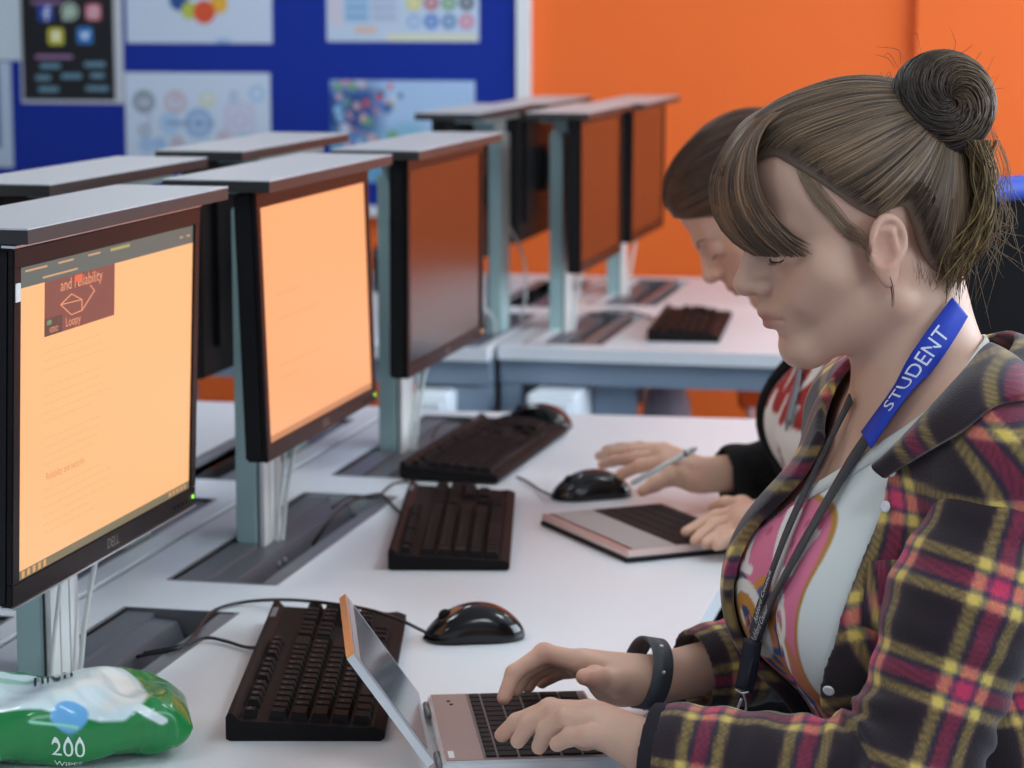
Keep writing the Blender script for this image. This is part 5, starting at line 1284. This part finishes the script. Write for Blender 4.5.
for a in (a1,a2):
    B=SDF(); B.cap(a+A(.03,0,-.055),a+A(-.13,0,-.062),.040,.034,.02); B.cap(a+A(0,0,-.01),a+A(.01,0,-.05),.042,.042,.02)
    V,F=polygonise(lambda P:np.maximum(B(P),.002-P[:,2]),a-.2,a+.12,.005,3,1); mk('shoe',V,F,mat('canvas_shoe',srgb(60,60,66),0.8),p2,True,world=True)
lan2=root('lanyard','grey lanyard hanging over the red and white t-shirt behind','lanyard',tuple(nb2))
for px in ([(800,362),(797,385),(791,410),(786,435),(781,465),(776,490)],[(829,362),(824,385),(812,415),(800,445),(790,470),(780,492)]):
    q=on(tee2,px,.004); Pq=smooth_path(q,6,2); ribbon(Pq,grad(tee2,Pq),.013,.0015,'strap',mat('lanyard_grey',srgb(120,122,128),0.6),lan2)

# stylus
sa=PY(630,485,3.255); sb=PY(662,467,3.205); sd=(sb-sa); sd/=np.linalg.norm(sd)
sty=root('stylus','thin white stylus pen in the hand of the student behind','pen',tuple(sa))
e_=sa+sd*.155; MB().tube([sa,sa+sd*.006,sa+sd*.012,e_],[.0008,.0022,.0042,.0042],12).obj('barrel',mat('stylus_white',srgb(214,226,228),0.35),sty,True,world=True)
MB().tube([e_-sd*.016,e_-sd*.010],.0045,12).obj('clip_ring',mat('stylus_dark',srgb(90,90,98),0.4),sty,True,world=True)
MB().tube([e_+sd*.0002,e_+sd*.008],[.0042,.0025],12).obj('end_cap',mat('stylus_white',srgb(214,226,228),0.35),sty,True,world=True)

# high-backed chair of the second student, blue edging round its back
t=root('high_back_chair','black high-backed chair with blue edging under the student in the cardigan','chair',(-.17,3.14,0.0))
def outl(x0,x1,z0,z1,r,n=8):
    P=[]
    for cx,cz,a0 in ((x1-r,z1-r,0),(x0+r,z1-r,90),(x0+r,z0+r,180),(x1-r,z0+r,270)):
        for k in range(n+1): a=math.radians(a0+90*k/n); P.append((cx+r*math.cos(a),cz+r*math.sin(a)))
    return P
o_=outl(-.21,.21,.70,1.175,.06); ca,sa_=math.cos(math.radians(-42)),math.sin(math.radians(-42))
def bp(x,y,z,xo=.186,yo=-.02):     # panel turned a little, wings curving forward
    y2=y; x2=x-.44*(1.175-z)
    return (xo+x2*ca-y2*sa_*0.9,yo+x2*sa_+y2*ca,z)
V=[];F=[];n=len(o_)
for s_ in (-.014,.014):
    for (y,z) in o_: V.append(bp(s_,y,z))
F=[(i,(i+1)%n,n+(i+1)%n,n+i) for i in range(n)]+[tuple(range(n-1,-1,-1)),tuple(range(n,2*n))]
mk('backrest',V,F,mat('chair_fabric',srgb(20,19,21),1.0,bump=.2,spec=.15),t)
MB().tube([bp(0,y,z) for y,z in o_]+[bp(0,*o_[0])],.0165,8,False).obj('edging',mat('blue_piping',srgb(30,66,170),0.6),t,True)
MB().box(-.22,.20,-.22,.22,.415,.468,.018).obj('seat',mat('chair_fabric',srgb(20,19,21),1.0,bump=.2,spec=.15),t)
MB().box(.02,.16,-.03,.03,.395,.414).box(.14,.16,-.03,.03,.414,.80).obj('back_bracket',M_black,t)
MB().lathe([(0.026,0.10),(0.026,0.30),(0.016,0.30),(0.016,0.414)],(0,0,0),20).obj('gas_column',M_steel,t,True)
for k in range(5):
    a=2*math.pi*k/5+0.3; c,s_=math.cos(a),math.sin(a)
    lg=MB().tube([(0.02*c,0.02*s_,0.11),(0.15*c,0.15*s_,0.10),(0.29*c,0.29*s_,0.068)],[0.022,0.018,0.014],8).obj('leg',M_black,t,True)
    MB().tube([(0.29*c-0.012*s_,0.29*s_+0.012*c,0.028),(0.29*c+0.012*s_,0.29*s_-0.012*c,0.028)],0.027,16).obj('castor',M_black,lg,True)

# ================================================================== laptop
def quad_frame(o,ax,ay):
    return lambda u,v,z: np.array(o)+np.array(ax)*u+np.array(ay)*v+np.array([0,0,z])
c0=PZ(443,762,.745); c1_=PZ(600,762,.745); c2=PZ(424,701,.745)
ux=(c1_-c0); ux[2]=0; LW=.150; ux/=np.linalg.norm(ux)
uy=(c2-c0); LD=float(np.linalg.norm(uy)); uy/=LD
ang=math.atan2(uy[1],uy[0])-math.pi/2; uyp=np.array([-ux[1],ux[0],0])
lap=root('laptop','small rose and silver laptop being typed on by the student in plaid','laptop',(c0[0],c0[1],D),math.radians(18.0))
# local frame: x to the user, y away from the camera (sheared slightly by perspective estimates is ignored)
M_rose=mat('rose_metal',srgb(160,138,132),0.45,0.4); M_silver=mat('laptop_silver',srgb(214,216,218),0.3,0.6); M_lkey=mat('laptop_key',srgb(26,21,23),0.6,spec=.2); M_orange_edge=mat('orange_edge',srgb(236,168,110),0.3,0.5)
LW,LDp=.152,.215
MB().box(0,LW,0,LDp,0.001,.0145,.002).obj('base',M_silver,lap); MB().box(.003,LW-.002,.003,LDp-.003,.0146,.0151).obj('deck',M_rose,lap)
MB().box(.036,LW-.004,.006,LDp-.006,.0152,.0155).obj('key_bed',mat('key_bed',srgb(112,98,98),0.5,0.2),lap)
kx0=.0385; kr=[.011,.0185,.0185,.0185,.0185,.0185]; x=kx0
for r_i,wd in enumerate(kr):
    n=13 if r_i else 14
    cells=[(LDp-.016)/n]*n
    if r_i==5: cells=[.021,.018,.018,.082,.018,.018,.024]
    y=.008
    for wv in cells:
        MB().box(x,x+wd-.0018,y,y+wv-.0018,.0156,.0170,.0004).obj('key',M_lkey,lap); y+=wv
    x+=wd+.0002
for dx,dy in ((.018,.187),(.020,.176)): MB().lathe([(.0018,0),(.0018,.0006),(.0001,.0007)],(dx,dy,.0152),12).obj('indicator',M_black,lap)
V,F=text_mesh('hp',.010); mk('base_print',[(0.012-q[1],.022+q[0],.0154) for q in V],F,mat('print_white',srgb(220,215,212),0.5),lap) if False else None
MB().box(.006,.011,.010,.030,.0152,.0154).obj('sticker',mat('print_white',srgb(220,215,212),0.5),lap)
# screen leaf leaning back from the hinge
tl=math.radians(35); ht=.126; nx_,nz_=-math.sin(tl),math.cos(tl); tx_,tz_=math.cos(tl),math.sin(tl)   # up the leaf, outward normal to the user
def leaf(u0,u1,y0,y1,t0,t1,b=0):
    V=[];
    for u in (u0,u1):
        for y in (y0,y1):
            for q in (t0,t1): V.append((-.004+nx_*u+tx_*q,y,.010+nz_*u+tz_*q))
    m=MB(); m.add(V,[(0,1,3,2),(4,6,7,5),(0,4,5,1),(2,3,7,6),(0,2,6,4),(1,5,7,3)]); return m
leaf(.006,ht,0,LDp,-.0075,-.0005).obj('lid',M_silver,lap); leaf(.008,ht-.002,.002,LDp-.002,-.0004,.0004).obj('bezel',mat('lap_bezel',srgb(170,176,182),0.3,0.3),lap)
leaf(.016,ht-.010,.010,LDp-.010,.0005,.0008).obj('screen',mat('lap_screen',srgb(96,104,112),0.12,ior=1.8),lap)
leaf(ht-.0002,ht+.0022,0.001,LDp-.001,-.0068,.0002).obj('top_edge',M_orange_edge,lap)  # orange tone put into the colour of the lid's top edge
MB().tube([(-.002,.006,.008),(-.002,.050,.006)],.0035,12).obj('hinge',M_tray,lap,True); MB().tube([(-.002,LDp-.05,.008),(-.002,LDp-.006,.006)],.0035,12).obj('hinge',M_tray,lap,True)

# tablet laptop of the second student
q0=PZ(627,557,.738); q1=PZ(541,519,.738); a_=(q1-q0); tl_=float(np.hypot(a_[0],a_[1])); rz=math.atan2(a_[1],a_[0])-math.pi/2
tb=root('tablet_computer','flat tablet computer with dark keys under the hands of the student behind','tablet',(q0[0],q0[1],D),rz)
TW,TL=.178,tl_
MB().box(-.001,TW+.001,-.001,TL+.001,.0,.006,.0015).obj('case',M_black,tb)
MB().box(0,TW,0,TL,.0062,.0150,.002).obj('body',mat('pink_metal',srgb(222,196,190),0.3,0.5),tb)
MB().box(.008,.012,.008,TL-.008,.0151,.0156).obj('dark_strip',mat('brown_strip',srgb(80,48,44),0.3),tb)
MB().box(.013,.070,.006,TL-.006,.0151,.0154).obj('grey_panel',mat('grey_panel',srgb(160,162,164),0.4),tb)
MB().box(.071,TW-.006,.006,TL-.006,.0151,.0153).obj('key_bed',mat('key_bed_dark',srgb(66,50,50),0.4),tb)
for i in range(5):
    for j in range(12):
        x=.0725+i*.0195; y=.008+j*(TL-.016)/12; MB().box(x,x+.0178,y,y+(TL-.016)/12-.0016,.0154,.0162).obj('key',M_lkey,tb)

# ================================================================== pack of wipes
nx,ny=150,90; L_,Wp,Hp=.30,.13,.062
wp=root('wipes_packet','green and white packet of 200 wet wipes lying at the bottom left','packet',tuple(PZ(22,752,D)),math.radians(24))
wp.location.z=D
r=np.random.default_rng(12)
u=np.linspace(-1,1,nx+1); ph=[(r.uniform(5,16),r.uniform(4,14),r.uniform(0,6.28),r.uniform(.3,1)) for _ in range(14)]
V=[];C=[];rows=2*ny
for j in range(rows):
    t=2*math.pi*j/rows
    for i in range(nx+1):
        s_=u[i]; e=abs(s_); fall=max(0.0,1-e**5.0)**.55; hw=Wp/2*(.90+.10*fall); ct,st=math.cos(t),math.sin(t)
        y=hw*math.copysign(abs(ct)**.62,ct)*(1 if e<.9 else 1-.16*((e-.9)/.1)); zc=math.copysign(abs(st)**.7,st); z=.5*Hp*fall*zc+.0012*np.sign(st)
        cr=sum(a*(1-abs(math.sin(fx*s_*1.3+fy*.35*math.cos(t)+p_))) for fx,fy,p_,a in ph)/len(ph)-.2
        d=(.0095*cr+.004*math.sin(9*s_+3*t))*min(1,fall*1.2)
        V.append((s_*L_/2,y+d*ct,.5*Hp+.0+z*1.0+d*st+(.010*math.sin(s_*5+1) if e>.88 else 0)*(e-.88)/.12)); C.append((s_*L_/2,t))
V=np.array(V); V[:,2]-=0; V[:,2]=np.maximum(V[:,2],.0008); C=np.array(C)
F=[]
for j in range(rows):
    for i in range(nx): a=j*(nx+1)+i; b=((j+1)%rows)*(nx+1)+i; F.append((a,b,b+1,a+1))
# print: girth coordinate g = 0 at the near bottom edge, rising over the front and top
g=((-C[:,1])%(2*math.pi)); gg=(g/(2*math.pi))        # 0..1 around; near side (-y) is t=pi -> .5
lon=C[:,0]; topc=np.cos(C[:,1]-math.pi/2); fr_=np.clip((math.pi*1.0-C[:,1])/(math.pi*.5),-1.5,2)   # 0 at near edge, 1 at top
lon=lon-.038; q=Paint(lon,fr_*.06,(24,132,66)); 
q.put(np.clip((q.V-.004-.030*np.clip((lon+.15)/.25,0,1)*0)/.004,0,1)*np.clip((.080-q.V)/.004,0,1)*np.clip((.075-lon-((q.V-.045)/.035)**2*.02)/.004,0,1),(214,232,236))
q.put(np.clip((.026-q.V-.016*np.clip((lon+.02)/.05,0,1))/.003,0,1),(22,128,62))
q.seg(.064,.022,.084,.008,.005,(225,236,236)); q.disc(.004,.017,.0165,(108,176,226)); q.rect(-.15,-.02,.062,.068,(90,170,130),.6)
q.seg(-.15,.006,-.09,.010,.003,(150,220,190)).seg(-.09,.010,-.06,-.012,.003,(150,220,190)).seg(-.03,.012,.01,.004,.0015,(150,220,190))
q.c[(fr_<-.45)|(fr_>1.9)]=S((24,128,64))
fill=mk('wrapper',V,F,mat('glossy_film',rough=0.24,attr='paint',coat=.3,bump=.25,bscale=60),wp,True,colors=q.c)
jf=int(rows*.5)   # girth index of the near edge
def on_wrap(txt,size,lx,fr0,name,m):
    V2,F2=text_mesh(txt,size); out=[]
    G=V.reshape(rows,nx+1,3)
    for (a,b,_) in V2:
        fx=(lx+a)/(L_/2); ii=(fx+1)/2*nx; t=math.pi-(fr0+b/.058)*(math.pi*.5); jj=(t/(2*math.pi)*rows)%rows
        i0=int(np.clip(ii,0,nx-1)); j0=int(jj)%rows; du=ii-i0; dv=jj-int(jj); P=(G[j0,i0]*(1-du)+G[j0,i0+1]*du)*(1-dv)+(G[(j0+1)%rows,i0]*(1-du)+G[(j0+1)%rows,i0+1]*du)*dv
        n_=np.array([0,math.cos(t),math.sin(t)]); out.append(P+n_*.0010)
    mk(name,out,F2,m,fill)
Mp=mat('print_pale',srgb(225,240,230),0.3)
on_wrap('200',.020,.040,-.14,'printed_number',Mp); on_wrap('WIPES',.009,.040,-.42,'printed_word',Mp)
on_wrap('nic!!',.022,.030,1.10,'printed_name',mat('print_dark',srgb(40,60,60),0.4))
